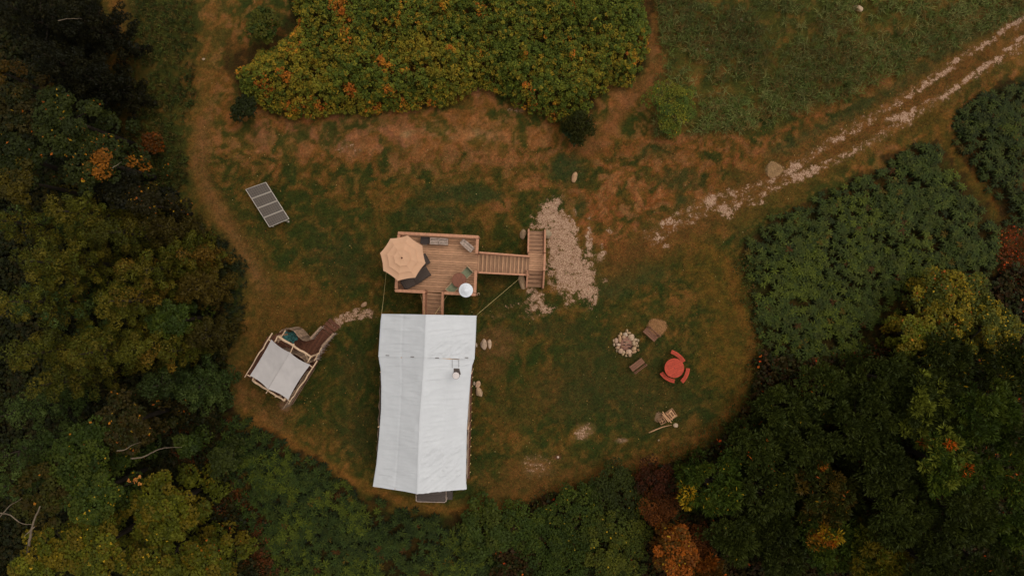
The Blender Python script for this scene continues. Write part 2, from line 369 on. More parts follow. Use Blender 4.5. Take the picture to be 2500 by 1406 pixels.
# gravel strength (thresholded with fine noise in the shader)
G = np.zeros(len(X))
def gmax(v):
    global G; G = np.maximum(G, v)
def garea(pts, s=1.0, soft=14): gmax(sstep(-soft * 1.6, soft * 1.6, poly_d(px, py, pts) + w2 * .8) * s)
def gblob(x, y, rx, ry, s=1.0, ang=0.0):
    ca, sa = math.cos(math.radians(ang)), math.sin(math.radians(ang)); dx, dy = px - x, py - y
    d = np.hypot((dx * ca + dy * sa) / rx, (-dx * sa + dy * ca) / ry); s = s * .95; gmax(sstep(1.9, .35, d + (n3 - .5) * .9) * s)
garea([(1295, 555), (1310, 520), (1345, 482), (1375, 478), (1372, 515), (1385, 530), (1400, 515), (1408, 560), (1420, 615), (1440, 640), (1455, 670), (1458, 745), (1440, 752), (1420, 720), (1370, 700), (1335, 655), (1332, 560)], 1.02, 10)
garea([(1285, 702), (1320, 702), (1335, 740), (1360, 745), (1355, 762), (1320, 765), (1300, 775), (1275, 772), (1290, 740)], .84, 10)
garea([(1340, 650), (1400, 700), (1400, 730), (1350, 720), (1330, 690)], .66, 10)
gblob(1438, 585, 8, 26, .95); gblob(1440, 615, 8, 16, .9); gblob(1467, 625, 11, 13, .95); gblob(1488, 563, 8, 8, .8, 30); gblob(1474, 686, 10, 5, .7)
gblob(1430, 690, 22, 12, .75); gblob(1390, 735, 12, 14, .7); gblob(1440, 540, 6, 18, .5); gblob(1470, 600, 4, 10, .7)
for a in [(1611, 583, 12, 8, .95, -20), (1627, 601, 9, 7, .8), (1617, 545, 8, 9, .8), (1638, 540, 9, 8, .85), (1655, 548, 18, 8, .6, -30), (1735, 492, 17, 16, 1.0), (1770, 514, 22, 12, 1.0, 40),
          (1790, 470, 9, 7, .9), (1800, 502, 15, 7, .95, -45), (1820, 463, 9, 7, .75), (1850, 497, 20, 6, .75, -10), (1700, 520, 20, 9, .65, -25), (1690, 545, 20, 6, .55),
          (1940, 408, 22, 13, 1.0, -30), (1950, 430, 20, 14, 1.0), (1985, 417, 22, 9, 1.0, -30), (1885, 440, 9, 10, .85), (1895, 458, 16, 4, .6), (1920, 420, 12, 9, .8),
          (2040, 342, 22, 6, .8, -15), (2098, 310, 8, 12, .85), (2085, 325, 10, 8, .7), (2125, 298, 9, 7, .85), (2060, 375, 16, 5, .65, -30), (2085, 368, 12, 7, .75),
          (2200, 285, 34, 9, 1.0, -12), (2215, 290, 18, 12, .95), (2228, 270, 8, 10, .9), (2150, 326, 12, 5, .7, -30), (2185, 255, 14, 6, .8, -30), (2215, 238, 14, 6, .9),
          (2265, 205, 30, 6, 1.0, -35), (2310, 175, 22, 6, 1.0, -32), (2335, 150, 16, 6, .95, -40), (2372, 132, 10, 6, .95, -40), (2400, 112, 22, 5, 1.0, -35), (2450, 75, 30, 6, 1.0, -32), (2480, 55, 20, 7, 1.0, -35),
          (2320, 225, 34, 6, 1.0, -35), (2365, 190, 20, 7, 1.0, -40), (2400, 165, 26, 7, 1.0, -35), (2430, 148, 20, 5, .95, -30), (2460, 120, 18, 5, .9, -30), (2490, 95, 18, 6, 1.0, -30), (2260, 250, 14, 4, .7, -25),
          (2140, 345, 10, 5, .55), (2010, 395, 9, 5, .5), (1760, 475, 10, 6, .6), (1660, 520, 14, 6, .55)]:
    gblob(*a)
for off_, s_ in (((-16, -30), .46), ((10, 14), .48)):
    pp_ = [(1590, 585), (1650, 545), (1740, 500), (1850, 470), (1950, 420), (2060, 365), (2200, 285), (2340, 190), (2470, 105), (2600, 20)]
    gmax(sstep(22, 3, line_d(px, py, [(a + off_[0] * (1 if a > 2000 else .4), b + off_[1] * (1 if a > 2000 else .4)) for a, b in pp_]) + w2 * .6) * s_)
gpath = line_d(px, py, [(800, 806), (818, 792), (832, 778), (855, 770), (880, 768), (900, 764)]); gmax(sstep(20, 5, gpath + w2 * .4) * .85)
gblob(1262, 745, 40, 8, .35); gblob(1210, 770, 40, 8, .35); gblob(1422, 1056, 24, 15, .72, -25); gblob(1310, 1135, 34, 24, .5); gblob(1520, 1075, 13, 5, .6); gblob(850, 362, 30, 18, .42); gblob(1262, 268, 20, 10, .5); gblob(800, 760, 6, 4, .5)
gblob(905, 770, 26, 6, .4)
gcol = np.zeros((len(X), 4), np.float32); gcol[:, 0] = G; gcol[:, 1] = n2; gcol[:, 3] = 1
Z = (fbm(X * .5, Y * .5, 40, 3) - .5) * 0.08 + (n3 - .5) * 0.02
far = np.hypot(X, Y); Z = Z + sstep(60, 250, far) * fbm(X * .02, Y * .02, 5, 3) * 4
nxg, nyg = len(gx), len(gy)
ii, jj = np.meshgrid(np.arange(nxg - 1), np.arange(nyg - 1)); b0 = (jj * nxg + ii).ravel()
F = np.stack([b0, b0 + 1, b0 + nxg + 1, b0 + nxg], 1)

def ground_mat():
    m = bpy.data.materials.new('lawn_and_gravel'); m.use_nodes = True; t = m.node_tree; N = t.nodes; L = t.links
    b = N['Principled BSDF']; b.inputs['Roughness'].default_value = 0.95; b.inputs['Specular IOR Level'].default_value = 0.1
    at = N.new('ShaderNodeAttribute'); at.attribute_name = 'tint'
    ga = N.new('ShaderNodeAttribute'); ga.attribute_name = 'cover'
    tc = N.new('ShaderNodeTexCoord')
    def noise(sc, det=4, r=.6):
        n = N.new('ShaderNodeTexNoise'); n.inputs['Scale'].default_value = sc; n.inputs['Detail'].default_value = det; n.inputs['Roughness'].default_value = r
        L.new(tc.outputs['Object'], n.inputs[0]); return n.outputs[0]
    def math_(op, a, bb, clamp=False):
        n = N.new('ShaderNodeMath'); n.operation = op; n.use_clamp = clamp
        for i, v in enumerate((a, bb)):
            if isinstance(v, (int, float)): n.inputs[i].default_value = v
            else: L.new(v, n.inputs[i])
        return n.outputs[0]
    def mr(v, a, bb, c, d):
        n = N.new('ShaderNodeMapRange'); L.new(v, n.inputs[0])
        for i, q in enumerate((a, bb, c, d)): n.inputs[i + 1].default_value = q
        return n.outputs[0]
    # grass: tint times blade-scale mottling
    g1 = mr(noise(20, 6, .85), .32, .68, .45, 1.6); g2 = mr(noise(7, 5, .75), .32, .68, .66, 1.36)
    gm = math_('MULTIPLY', g1, g2)
    hm = N.new('ShaderNodeValToRGB'); he = hm.color_ramp.elements; he[0].position = .34; he[0].color = (.66, .92, .82, 1); he[1].position = .66; he[1].color = (1.34, 1.16, 1.1, 1)
    hmid = he.new(.5); hmid.color = (1, 1, .95, 1); L.new(math_('ADD', math_('MULTIPLY', noise(1.7, 6, .7), .6), math_('MULTIPLY', noise(8, 4, .7), .4)), hm.inputs[0])
    hx_ = N.new('ShaderNodeMix'); hx_.data_type = 'RGBA'; hx_.blend_type = 'MULTIPLY'; hx_.inputs[0].default_value = 1; L.new(at.outputs['Color'], hx_.inputs[6]); L.new(hm.outputs[0], hx_.inputs[7])
    vm = N.new('ShaderNodeVectorMath'); vm.operation = 'SCALE'; L.new(hx_.outputs[2], vm.inputs[0]); L.new(gm, vm.inputs['Scale'])
    # gravel stones
    vo = N.new('ShaderNodeTexVoronoi'); vo.inputs['Scale'].default_value = 30; L.new(tc.outputs['Object'], vo.inputs[0])
    cr = N.new('ShaderNodeValToRGB'); e = cr.color_ramp.elements
    e[0].position = 0; e[0].color = list(lin(138, 100, 72)) + [1]; e[1].position = 1; e[1].color = list(lin(216, 178, 142)) + [1]
    mid = e.new(.5); mid.color = list(lin(180, 140, 114)) + [1]
    sx = N.new('ShaderNodeSeparateColor'); L.new(vo.outputs['Color'], sx.inputs[0]); L.new(sx.outputs[0], cr.inputs[0])
    crk = mr(vo.outputs['Distance'], .3, .75, 1.05, .7)
    vg = N.new('ShaderNodeVectorMath'); vg.operation = 'SCALE'; L.new(cr.outputs[0], vg.inputs[0]); L.new(crk, vg.inputs['Scale'])
    sg = N.new('ShaderNodeSeparateColor'); L.new(ga.outputs['Color'], sg.inputs[0])
    nn = math_('ADD', math_('MULTIPLY', noise(2.9, 8, .76), 3.6), math_('MULTIPLY', noise(11, 5, .7), 1.8))
    v = math_('ADD', sg.outputs[0], nn)
    gate = mr(sg.outputs[0], .06, .3, 0, 1)
    mask = math_('MULTIPLY', mr(v, 3.36, 3.52, 0, 1), gate); dmask = math_('MULTIPLY', math_('MULTIPLY', mr(v, 3.10, 3.44, 0, 1), gate), .75)
    dm = N.new('ShaderNodeMix'); dm.data_type = 'RGBA'; L.new(dmask, dm.inputs[0]); L.new(vm.outputs[0], dm.inputs[6]); dm.inputs[7].default_value = list(lin(128, 92, 62)) + [1]
    mx = N.new('ShaderNodeMix'); mx.data_type = 'RGBA'; L.new(mask, mx.inputs[0]); L.new(dm.outputs[2], mx.inputs[6]); L.new(vg.outputs[0], mx.inputs[7])
    L.new(mx.outputs[2], b.inputs['Base Color'])
    bp = N.new('ShaderNodeBump'); bp.inputs['Strength'].default_value = .7; bp.inputs['Distance'].default_value = .05
    L.new(noise(22, 5, .7), bp.inputs['Height']); L.new(bp.outputs[0], b.inputs['Normal'])
    return m
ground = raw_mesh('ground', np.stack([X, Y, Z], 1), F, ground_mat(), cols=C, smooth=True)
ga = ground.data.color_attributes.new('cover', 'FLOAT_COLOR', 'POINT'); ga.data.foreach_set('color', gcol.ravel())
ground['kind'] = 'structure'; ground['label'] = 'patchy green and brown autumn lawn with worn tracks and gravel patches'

# ------------------------------------------------------------------ timber deck, stairs
A3 = -math.radians(2.9)
def frame(px_, py_, z, ang): return Matrix.Translation(P(px_, py_, z)) @ Matrix.Rotation(ang, 4, 'Z')

DZ, LZ = 2.1, 0.85
T = frame(1066.5, 644, DZ + .92, A3); T.translation.z = 0
dk = empty('timber_deck', (0, 0, 0), 'raised brown timber deck with railings, umbrella and furniture on it, above the white tent', 'deck')
hx, hy = 2.25, 1.65
# floor boards along X
m = MB(T); nb = 24; bw = 2 * (hy - .02) / nb
for i in range(nb):
    yy = -hy + .02 + bw * (i + .5); m.box((0, yy, DZ - .02), (2 * hx, bw - .014, .04), var=.16)
m.build('deck_floor', M['deck'], dk)
m = MB(T)
for i in range(7): m.box((-hx + .08 + i * (2 * hx - .16) / 6, 0, DZ - .13), (.05, 2 * hy - .12, .17), tint=.6)
for y in (-hy + .03, hy - .03): m.box((0, y, DZ - .14), (2 * hx, .05, .19), tint=.8)
for x in (-hx + .03, hx - .03): m.box((x, 0, DZ - .14), (.05, 2 * hy - .12, .19), tint=.8)
m.build('joist', M['rail'], dk)
for x in (-hx + .2, 0, hx - .2):
    for y in (-hy + .2, hy - .2):
        q = MB(T); q.box((x, y, (DZ - .22) / 2), (.14, .14, DZ - .22), tint=.7); q.build('post', M['rail'], dk)
def railing(par, T, a, b, za, zb, hgt=.92, cap=.165, name='railing', nbal=None, mt='rail', balt=.72):
    """a,b xy ends in frame T; za,zb floor heights"""
    L = math.hypot(b[0] - a[0], b[1] - a[1]); o = MB(T)
    A = Vector((a[0], a[1], za)); B = Vector((b[0], b[1], zb)); up = Vector((0, 0, 1))
    o.bar(A + up * hgt, B + up * hgt, cap, .04, bev=.006, var=.04)
    o.bar(A + up * (hgt - .08), B + up * (hgt - .08), .04, .09, tint=.8); o.bar(A + up * .12, B + up * .12, .04, .07, tint=.8)
    n = nbal or max(2, int(L / .13))
    for i in range(n + 1):
        q = A.lerp(B, i / n)
        w = .09 if i in (0, n) else .03
        o.box(q + up * (hgt * .5 - .02 + (-.12 if w > .05 else .02)), (w, w, hgt - .06 + (.2 if w > .05 else -.1)), tint=balt, var=.1)
    return o.build(name, M[mt], par)
r = hx + .0; rail_y = hy - .02; rx = hx - .02
railing(dk, T, (-rx - .05, rail_y), (rx + .05, rail_y), DZ, DZ)
railing(dk, T, (-rx, rail_y - .11), (-rx, -rail_y + .11), DZ, DZ)
railing(dk, T, (rx, rail_y - .11), (rx, .70), DZ, DZ)
railing(dk, T, (rx, -.28), (rx, -rail_y + .11), DZ, DZ)
railing(dk, T, (-rx - .05, -rail_y), (-.58, -rail_y), DZ, DZ)
railing(dk, T, (.50, -rail_y), (rx + .05, -rail_y), DZ, DZ)

# long stair towards the gravel
lst = empty('timber_stair', (0, 0, 0), 'long brown timber stair running right from the deck down to the landing', 'stairs')
Tw = T @ Matrix.Translation((hx, .21, 0)); n = 13; run = 3.03 / n; rise = (DZ - LZ) / (n + 1); wid = 1.0
m = MB(Tw); mr_ = MB(Tw)
for i in range(n):
    zc = DZ - rise * (i + 1) - .02; x0 = run * i
    m.box((x0 + .058, 0, zc), (.105, wid, .04), var=.14); m.box((x0 + .17, 0, zc), (.098, wid, .04), var=.14, tint=.62)  # light nosing board, second board tinted down as painted shade
    mr_.box((x0 + .004, 0, zc + rise / 2 + .02), (.014, wid, rise - .03), tint=.45)
m.build('tread', M['deck_y'], lst); mr_.build('riser', M['rail'], lst)
for s in (-1, 1):
    q = MB(Tw); q.bar((0, s * (wid / 2 + .025), DZ - .16), (3.03, s * (wid / 2 + .025), LZ - .10), .045, .26, tint=.8); q.build('stringer', M['rail'], lst)
    railing(lst, Tw, (.1, s * (wid / 2 + .07)), (3.0, s * (wid / 2 + .045)), DZ - .1, LZ - .02, .72 if s > 0 else .5, .1, nbal=8)

# landing with two flights
ld = empty('stair_landing', (0, 0, 0), 'narrow brown timber landing with short steps going both ways onto the gravel', 'stairs')
Tl = frame(1308, 640, LZ, -math.radians(2.0)); Tl.translation.z = 0
m = MB(Tl); lw, lh = .96, 1.06
for i in range(8): m.box((0, -lh / 2 + lh / 8 * (i + .5), LZ - .02), (lw, lh / 8 - .014, .04), tint=1.12, var=.1)
m.build('landing_floor', M['deck'], ld)
for y in (-lh / 2 + .03, lh / 2 - .03): m = MB(Tl); m.box((0, y, LZ - .13), (lw - .04, .04, .17), tint=.7); m.build('joist', M['rail'], ld)
for x in (-.42, .42):
    for y in (-.45, .45): m = MB(Tl); m.box((x, y, (LZ - .22) / 2), (.1, .1, LZ - .22), tint=.7); m.build('post', M['rail'], ld)
def flight(sgn, n, run):
    m = MB(Tl); rs = LZ / (n + .6); st = MB(Tl)
    for i in range(n):
        y = sgn * (lh / 2 + run * (i + .5)); z = LZ - rs * (i + 1) - .02
        m.box((0, y - sgn * .055, z), (lw - .1, .1, .04), var=.12); m.box((0, y + sgn * .05, z), (lw - .1, .1, .04), var=.12, tint=.68)  # second board of each step carries painted shade in its tint
        st.box((0, y - sgn * (run / 2 - .006), z + rs / 2 + .01), (lw - .1, .012, rs - .05), tint=.45)
    m.build('tread', M['deck'], ld); st.build('riser', M['rail'], ld)
    y1 = sgn * (lh / 2 + run * n)
    for s in (-1, 1):
        q = MB(Tl); q.bar((s * (lw / 2 - .02), sgn * lh / 2, LZ - .14), (s * (lw / 2 - .02), y1, .06), .045, .22, tint=.75); q.build('stringer', M['rail'], ld)
        railing(ld, Tl, (s * (lw / 2 + .01), sgn * (lh / 2 + .02)), (s * (lw / 2 + .01), y1), LZ, .1, .8, .1, nbal=5)
flight(1, 6, .235); flight(-1, 4, .245)
railing(ld, Tl, (lw / 2 + .01, -lh / 2 + .02), (lw / 2 + .01, lh / 2 - .02), LZ, LZ, .8, .12, nbal=7)

# short stair down to the tent
TZ = 1.25
ss = empty('timber_stair', (0, 0, 0), 'short brown timber stair leading down from the deck under the white tent roof', 'stairs')
Ts = frame(1062, 716, DZ, -math.radians(4.0)); Ts.translation.z = 0
m = MB(Ts); n = 9; run = .22; rise = (DZ - TZ) / n; mr_ = MB(Ts)
for i in range(n):
    z = DZ - rise * (i + 1) + .04
    m.box((0, -run * i - .05, z), (.92, .095, .035), var=.12); m.box((0, -run * i - .155, z), (.92, .095, .035), var=.12, tint=.75)  # rear board darker: step shade painted into the tint
m.build('tread', M['deck'], ss)
for s in (-1, 1):
    q = MB(Ts); q.bar((s * .48, .02, DZ - .1), (s * .48, -run * n, TZ - .1), .045, .24, tint=.75); q.build('stringer', M['rail'], ss)
    railing(ss, Ts, (s * .53, .12), (s * .53, -run * n), DZ + .02, TZ, .92, .13, nbal=10)

# ------------------------------------------------------------------ patio umbrella
uc = P(979, 629, 4.9)
um = empty('patio_umbrella', (uc.x, uc.y, DZ), 'sand coloured octagonal patio umbrella with three tiers at the deck corner', 'umbrella')
def tier(r0, z0, r1, z1, a0=math.radians(77.6)):
    vs = []; n = 8; seg = 7; rows = 7
    for j in range(rows + 1):
        t = j / rows
        for k in range(n):
            for q in range(seg):
                u = q / seg; aa = a0 + math.pi / 4 * k; ab = aa + math.pi / 4
                r_ = r0 + (r1 - r0) * t; z_ = z0 + (z1 - z0) * t
                x = (math.cos(aa) * (1 - u) + math.cos(ab) * u) * r_; y = (math.sin(aa) * (1 - u) + math.sin(ab) * u) * r_
                sag = -4 * u * (1 - u) * .02 * r_ ; kk = 1 - 4 * u * (1 - u) * .03 * t
                vs.append((x * kk, y * kk, z_ + sag - .03 * math.sin(math.pi * t)))
    fs = []; w = n * seg
    for j in range(rows):
        for i in range(w): i2 = (i + 1) % w; fs.append((j * w + i, (j + 1) * w + i, (j + 1) * w + i2, j * w + i2))
    lo = len(vs); base = (rows) * w                       # little hanging hem
    for i in range(w): x, y, z = vs[base + i]; vs.append((x * 1.002, y * 1.002, z - .035))
    for i in range(w): i2 = (i + 1) % w; fs.append((base + i, lo + i, lo + i2, base + i2))
    return vs, fs
for nm, (r0, z0, r1, z1) in (('canopy', (.80, 2.30, 1.27, 2.20)), ('canopy_tier', (.40, 2.40, .87, 2.325)), ('canopy_tier', (.03, 2.47, .48, 2.425))):
    vs, fs = tier(r0, z0, r1, z1); raw_mesh(nm, vs, fs, M['umbrella'], um, np.ones((len(vs), 3)), False)
m = MB(); m.tube([(0, 0, .05), (0, 0, 2.46)], .022, 10); m.build('pole', M['black'], um, True)
m = MB(); m.lathe([(0, 2.56), (.03, 2.55), (.05, 2.51), (.04, 2.48), (0, 2.46)], n=16); m.build('finial', M['dkwood'], um, True)
for k in range(8):
    a = math.radians(77.6) + math.pi / 4 * k; m = MB(); m.bar((0, 0, 2.40), (1.24 * math.cos(a), 1.24 * math.sin(a), 2.17), .02, .02); m.build('rib', M['black'], um)
m = MB(); m.lathe([(0, .09), (.06, .09), (.22, .06), (.24, .0)], n=24); m.build('base', M['black'], um, True)

# ------------------------------------------------------------------ deck furniture
def chaise(px_, py_, ang, label):
    p = P(px_, py_, DZ + .35)
    e = empty('chaise_lounge', (p.x, p.y, DZ), label, 'lounge chair', 'dark wicker chaise lounges on the deck', ang)
    m = MB(); m.box((.38, 0, .3), (1.0, .64, .1), bev=.03); m.box((.86, 0, .255), (.02, .6, .03)); m.build('seat', M['wicker'], e)
    m = MB(); R = Matrix.Rotation(math.radians(38), 3, 'Y')
    m.box((-.42, 0, .5), (.78, .64, .08), M=R, bev=.03); m.build('backrest', M['wicker'], e)
    m = MB(); m.box((-.68, 0, .74), (.22, .5, .09), M=R, bev=.03, tint=.8); m.build('headrest', M['wicker'], e)
    for x in (-.5, .78):
        for y in (-.27, .27): m = MB(); m.box((x, y, .125), (.05, .05, .25)); m.build('leg', M['black'], e)
    for y in (-.33, .33): m = MB(); m.box((.0, y, .46), (.6, .05, .04), bev=.01); m.build('armrest', M['wicker'], e)
    return e
chaise(1014, 680, math.radians(32), 'dark wicker chaise lounge beside the umbrella, its whole foot end in the open')
chaise(1012, 648, math.radians(30), 'dark wicker chaise lounge almost hidden beneath the umbrella, only its foot corner showing')

tb = P(1121, 684, DZ + .72)
e = empty('round_table', (tb.x, tb.y, DZ), 'small round red brown wooden table between two green chairs on the deck', 'table')
m = MB(); m.lathe([(.0, .70), (.40, .70), (.415, .71), (.415, .735), (.40, .745), (.02, .745), (.02, .71)], n=40); m.build('tabletop', M['table'], e)
for k in range(4):
    a = math.pi / 4 + k * math.pi / 2; m = MB(); m.bar((.3 * math.cos(a), .3 * math.sin(a), 0), (.16 * math.cos(a), .16 * math.sin(a), .70), .04, .04); m.build('leg', M['table'], e)
def sling_chair(px_, py_, ang, label, hi=.86):
    p = P(px_, py_, DZ + .4)
    e = empty('patio_chair', (p.x, p.y, DZ), label, 'chair', 'green sling chairs on the deck', ang)
    m = MB(); m.box((0, 0, .42), (.42, .44, .025), bev=.01); m.build('seat', M['sling'], e)
    m = MB(); m.bar((-.21, 0, .43), (-.32, 0, hi), .44, .02); m.build('backrest', M['sling'], e)
    for s in (-1, 1):
        m = MB(); m.tube([(.24, s * .25, 0), (.23, s * .25, .62), (.18, s * .25, .64), (-.27, s * .25, .64)], .016, 6)
        m.tube([(-.16, s * .25, 0), (-.22, s * .25, .43), (-.33, s * .25, hi + .02)], .016, 6); m.build('side_frame', M['beige'], e)
    m = MB(); m.tube([(-.33, -.25, hi + .02), (-.33, .25, hi + .02)], .018, 6); m.build('crossbar', M['beige'], e); m = MB(); m.tube([(.22, -.25, .42), (.22, .25, .42)], .014, 6); m.build('crossbar', M['beige'], e)
    return e
sling_chair(1139, 667, math.radians(225), 'pale green sling chair above the round deck table, near the right railing')
sling_chair(1106, 702, math.radians(48), 'beige framed green sling chair below the round deck table, near the white disc')

hp = P(1137.5, 708.5, DZ + 2.15)
e = empty('patio_heater', (hp.x, hp.y, DZ), 'patio heater with a round white metal reflector at the deck corner', 'patio heater')
m = MB(); m.lathe([(.385, 2.15), (.39, 2.16), (.36, 2.17), (.26, 2.178), (.255, 2.19), (.14, 2.197), (.135, 2.21), (.05, 2.217), (0, 2.219)], n=48); m.lathe([(.385, 2.13), (.2, 2.15), (0, 2.17)], n=48, tint=.8); m.build('reflector', M['white'], e, True)
m = MB(); m.lathe([(.09, 1.85), (.11, 1.9), (.11, 2.1), (.06, 2.15)], n=20); m.build('burner', M['steel'], e, True)
m = MB(); m.tube([(0, 0, .7), (0, 0, 1.86)], .03, 12); m.build('pole', M['steel'], e, True)
m = MB(); m.lathe([(0, 0), (.23, 0), (.23, .05), (.19, .1), (.19, .62), (.12, .72), (0, .73)], n=28); m.build('base', M['steel'], e, True)
m = MB(); m.box((-.03, -.10, 2.205), (.09, .03, .012)); m.build('reflector_slot', M['char'], e); m = MB(); m.box((.0, -.22, 2.188), (.05, .02, .008)); m.build('reflector_slot', M['char'], e)

def crate(px_, py_, w, d, h, ang, label, cat, name, lid=True, z=DZ, group=None, matn='grey'):
    p = P(px_, py_, z + h)
    e = empty(name, (p.x, p.y, z), label, cat, group, ang)
    n = 5; m = MB()
    for i in range(n): m.box((0, -d / 2 + d / n * (i + .5), h - .012), (w, d / n - .012, .024), var=.3)
    m.build('lid', M[matn], e)
    m = MB()
    for s in (-1, 1):
        for k in range(3):
            zz = .05 + k * (h - .1) / 2.4
            m.box((0, s * (d / 2 - .02), zz + .05), (w - .03, .02, .1), var=.2, tint=.8); m.box((s * (w / 2 - .025), 0, zz + .05), (.02, d - .08, .1), var=.2, tint=.8)
    m.build('side_boards', M[matn], e)
    for x in (-1, 1): m = MB(); m.box((x * (w / 2 - .02), 0, h + .012), (.035, d - .01, .022), tint=1.05); m.build('batten', M[matn], e)
    for x in (-1, 1):
        for y in (-1, 1): m = MB(); m.box((x * (w / 2 - .05), y * (d / 2 - .045), (h - .03) / 2), (.045, .045, h - .03), tint=.7); m.build('leg', M[matn], e)
    return e
crate(1060.3, 588.5, .50, .40, .50, A3, 'pale weathered slatted wooden box, left of the joined pair along the top rail', 'box', 'slatted_box', group='weathered slatted boxes by the top railing')
crate(1083.0, 589.5, .50, .39, .48, A3, 'browner weathered slatted wooden box, right of the joined pair along the top rail', 'box', 'slatted_box', group='weathered slatted boxes by the top railing')
e = crate(1142, 601, .70, .37, .62, -math.radians(41), 'weathered grey wooden cart standing askew in the upper right corner of the deck', 'cart', 'wooden_cart')
m = MB(); m.box((-.40, .01, .58), (.08, .34, .03)); m.box((-.47, .01, .50), (.045, .32, .03), tint=.9); m.build('handle_shelf', M['grey'], e)
p = P(1037, 587, DZ + .45); e = empty('side_cabinet', (p.x, p.y, DZ), 'square black box beside the weathered slatted boxes', 'cabinet', rz=A3)
m = MB(); m.box((0, 0, .23), (.46, .38, .42), bev=.02); m.build('body', M['black'], e)
m = MB(); m.box((0, 0, .455), (.49, .41, .02), bev=.01); m.build('lid', M['black'], e)
m = MB(); m.tube([(-.1, -.23, .3), (.1, -.23, .3)], .008, 6)
for s in (-1, 1): m.tube([(s * .1, -.2, .3), (s * .1, -.23, .3), (s * .02, -.23, .3)], .008, 6)
m.build('handle', M['steel'], e)
# curled pipe end by the deck corner
p = P(1167, 717, 1.2); m = MB(); m.tube([(p.x - .06, p.y - .1, 0), (p.x - .06, p.y - .1, 1.0), (p.x - .05, p.y - .03, 1.16), (p.x, p.y + .05, 1.2), (p.x + .07, p.y + .03, 1.15), (p.x + .09, p.y - .06, 1.02)], .022, 8)
tag(m.build('vent_pipe', M['beige'], None, True), 'thin pale bent pipe rising just outside the lower right deck corner', 'pipe')

# ------------------------------------------------------------------ white safari tent
tent = empty('safari_tent', tuple(P(1040, 990, 0)), 'long white canvas safari tent on a platform below the timber deck', 'tent')
tx, ty = tent.location.x, tent.location.y
def interp(pts, t):
    ts = [p[0] for p in pts]; return [np.interp(t, ts, [p[i] for p in pts]) for i in range(1, len(pts[0]))]
def roof(name, Lp, Rp_, Kp, ez, rz, rows, cols, seed, t0=0, skirt=.1):
    """Lp, Kp, Rp_: (t, px, py) left eave / ridge / right eave"""
    ts = np.linspace(0, 1, rows); vs = []
    us = np.linspace(-1, 1, 2 * cols + 1)
    for t in ts:
        l = interp(Lp, t); k = interp(Kp, t); r_ = interp(Rp_, t)
        pl = P(l[0], l[1], ez); pk = P(k[0], k[1], rz); pr = P(r_[0], r_[1], ez)
        for u in us:
            a = abs(u); q = pk.lerp(pl if u < 0 else pr, a)
            q.z -= 4 * a * (1 - a) * .07
            q.z -= .05 * math.exp(-(a / .02) ** 2) * 0
            vs.append(q)
    V = np.array([tuple(v) for v in vs]); x, y = V[:, 0], V[:, 1]; U = np.tile(us, rows); Tt = np.repeat(ts, 2 * cols + 1)
    s = seed
    # long folds, mostly across; diagonal on the lower right
    f1 = 1 - np.abs(fbm(x * .28 + y * .05, y * 2.2 - x * .18, s, 3) - .5) * 9; f1 = np.clip(f1, 0, 1) ** 2
    f2 = 1 - np.abs(fbm((x + y) * .35, (y - x * .75) * 3.2, s + 5, 3) - .5) * 8; f2 = np.clip(f2, 0, 1) ** 2
    low = sstep(.45, .75, Tt) * (U > 0)
    rip = (fbm(x * 1.2, y * 7, s + 8, 3) - .5)
    edge = sstep(0, .12, np.abs(U)) * sstep(1.0, .85, np.abs(U))
    wv = (f1 * .05 * fbm(x * .6, y * .5, s + 3, 2) * 1.6 * (1 - .5 * low) + f2 * .09 * low + rip * .05 - .02 * np.exp(-((np.abs(U) - .5) / .008) ** 2) - .02 * np.exp(-((np.abs((Tt * 5) % 1 - .5)) / .012) ** 2))
    V[:, 2] += wv * edge + (np.abs(U) < .015) * .03
    n = 2 * cols + 1
    # hanging edge
    base = len(V)
    F_ = []
    for j in range(rows - 1):
        for i in range(n - 1): F_.append((j * n + i, (j + 1) * n + i, (j + 1) * n + i + 1, j * n + i + 1))
    extra = []
    for side in (0, n - 1):
        st = base + len(extra)
        for j in range(rows): q = V[j * n + side].copy(); q[2] -= skirt; q[0] += .012 * (-1 if side == 0 else 1); extra.append(q)
        for j in range(rows - 1):
            a, b = j * n + side, (j + 1) * n + side
            F_.append((a, st + j, st + j + 1, b) if side == 0 else (a, b, st + j + 1, st + j))
    V = np.vstack([V, extra]); V[:, 0] -= tx; V[:, 1] -= ty
    return raw_mesh(name, V, F_, M['canvas'], tent, np.ones((len(V), 3)), True)
EZ, RZ = 3.15, 4.3
LE = [(0, 924, 868), (.06, 926, 885), (.13, 929, 900), (.25, 930.6, 943), (.4, 930, 1000), (.6, 925, 1066), (.8, 919, 1130), (1, 910, 1187)]
KE = [(0, 1036.5, 869), (.25, 1031, 945), (.5, 1024, 1035), (.75, 1021, 1120), (1, 1018.8, 1205.5)]
RE = [(0, 1158, 874), (.04, 1156, 882), (.1, 1152, 893), (.2, 1148, 928), (.4, 1143, 990), (.55, 1139.5, 1048), (.8, 1137.7, 1130), (.93, 1137, 1170), (1, 1138.8, 1194)]
roof('roof', LE, RE, KE, EZ, RZ, 170, 40, 3)
LF = [(0, 931.5, 766), (.2, 929, 784), (1, 923.5, 871)]; KF = [(0, 1040, 768), (1, 1036.5, 873)]; RF = [(0, 1162.8, 770.5), (.5, 1161, 820), (1, 1158, 877)]
roof('porch_roof', LF, RF, KF, EZ + .035, RZ + .035, 60, 40, 11, skirt=.06)
for a, b, zz in ((946, 867.5, 3.50), (1006.5, 871, 4.06), (1067, 873.7, 4.06), (1139, 873, 3.42)):
    m = MB(Matrix.Translation((-tx, -ty, 0))); q = P(a, b, zz); m.box(q, (.2, .035, .02), rz=-.03, tint=1.3); m.build('buckle', M['char'], tent)
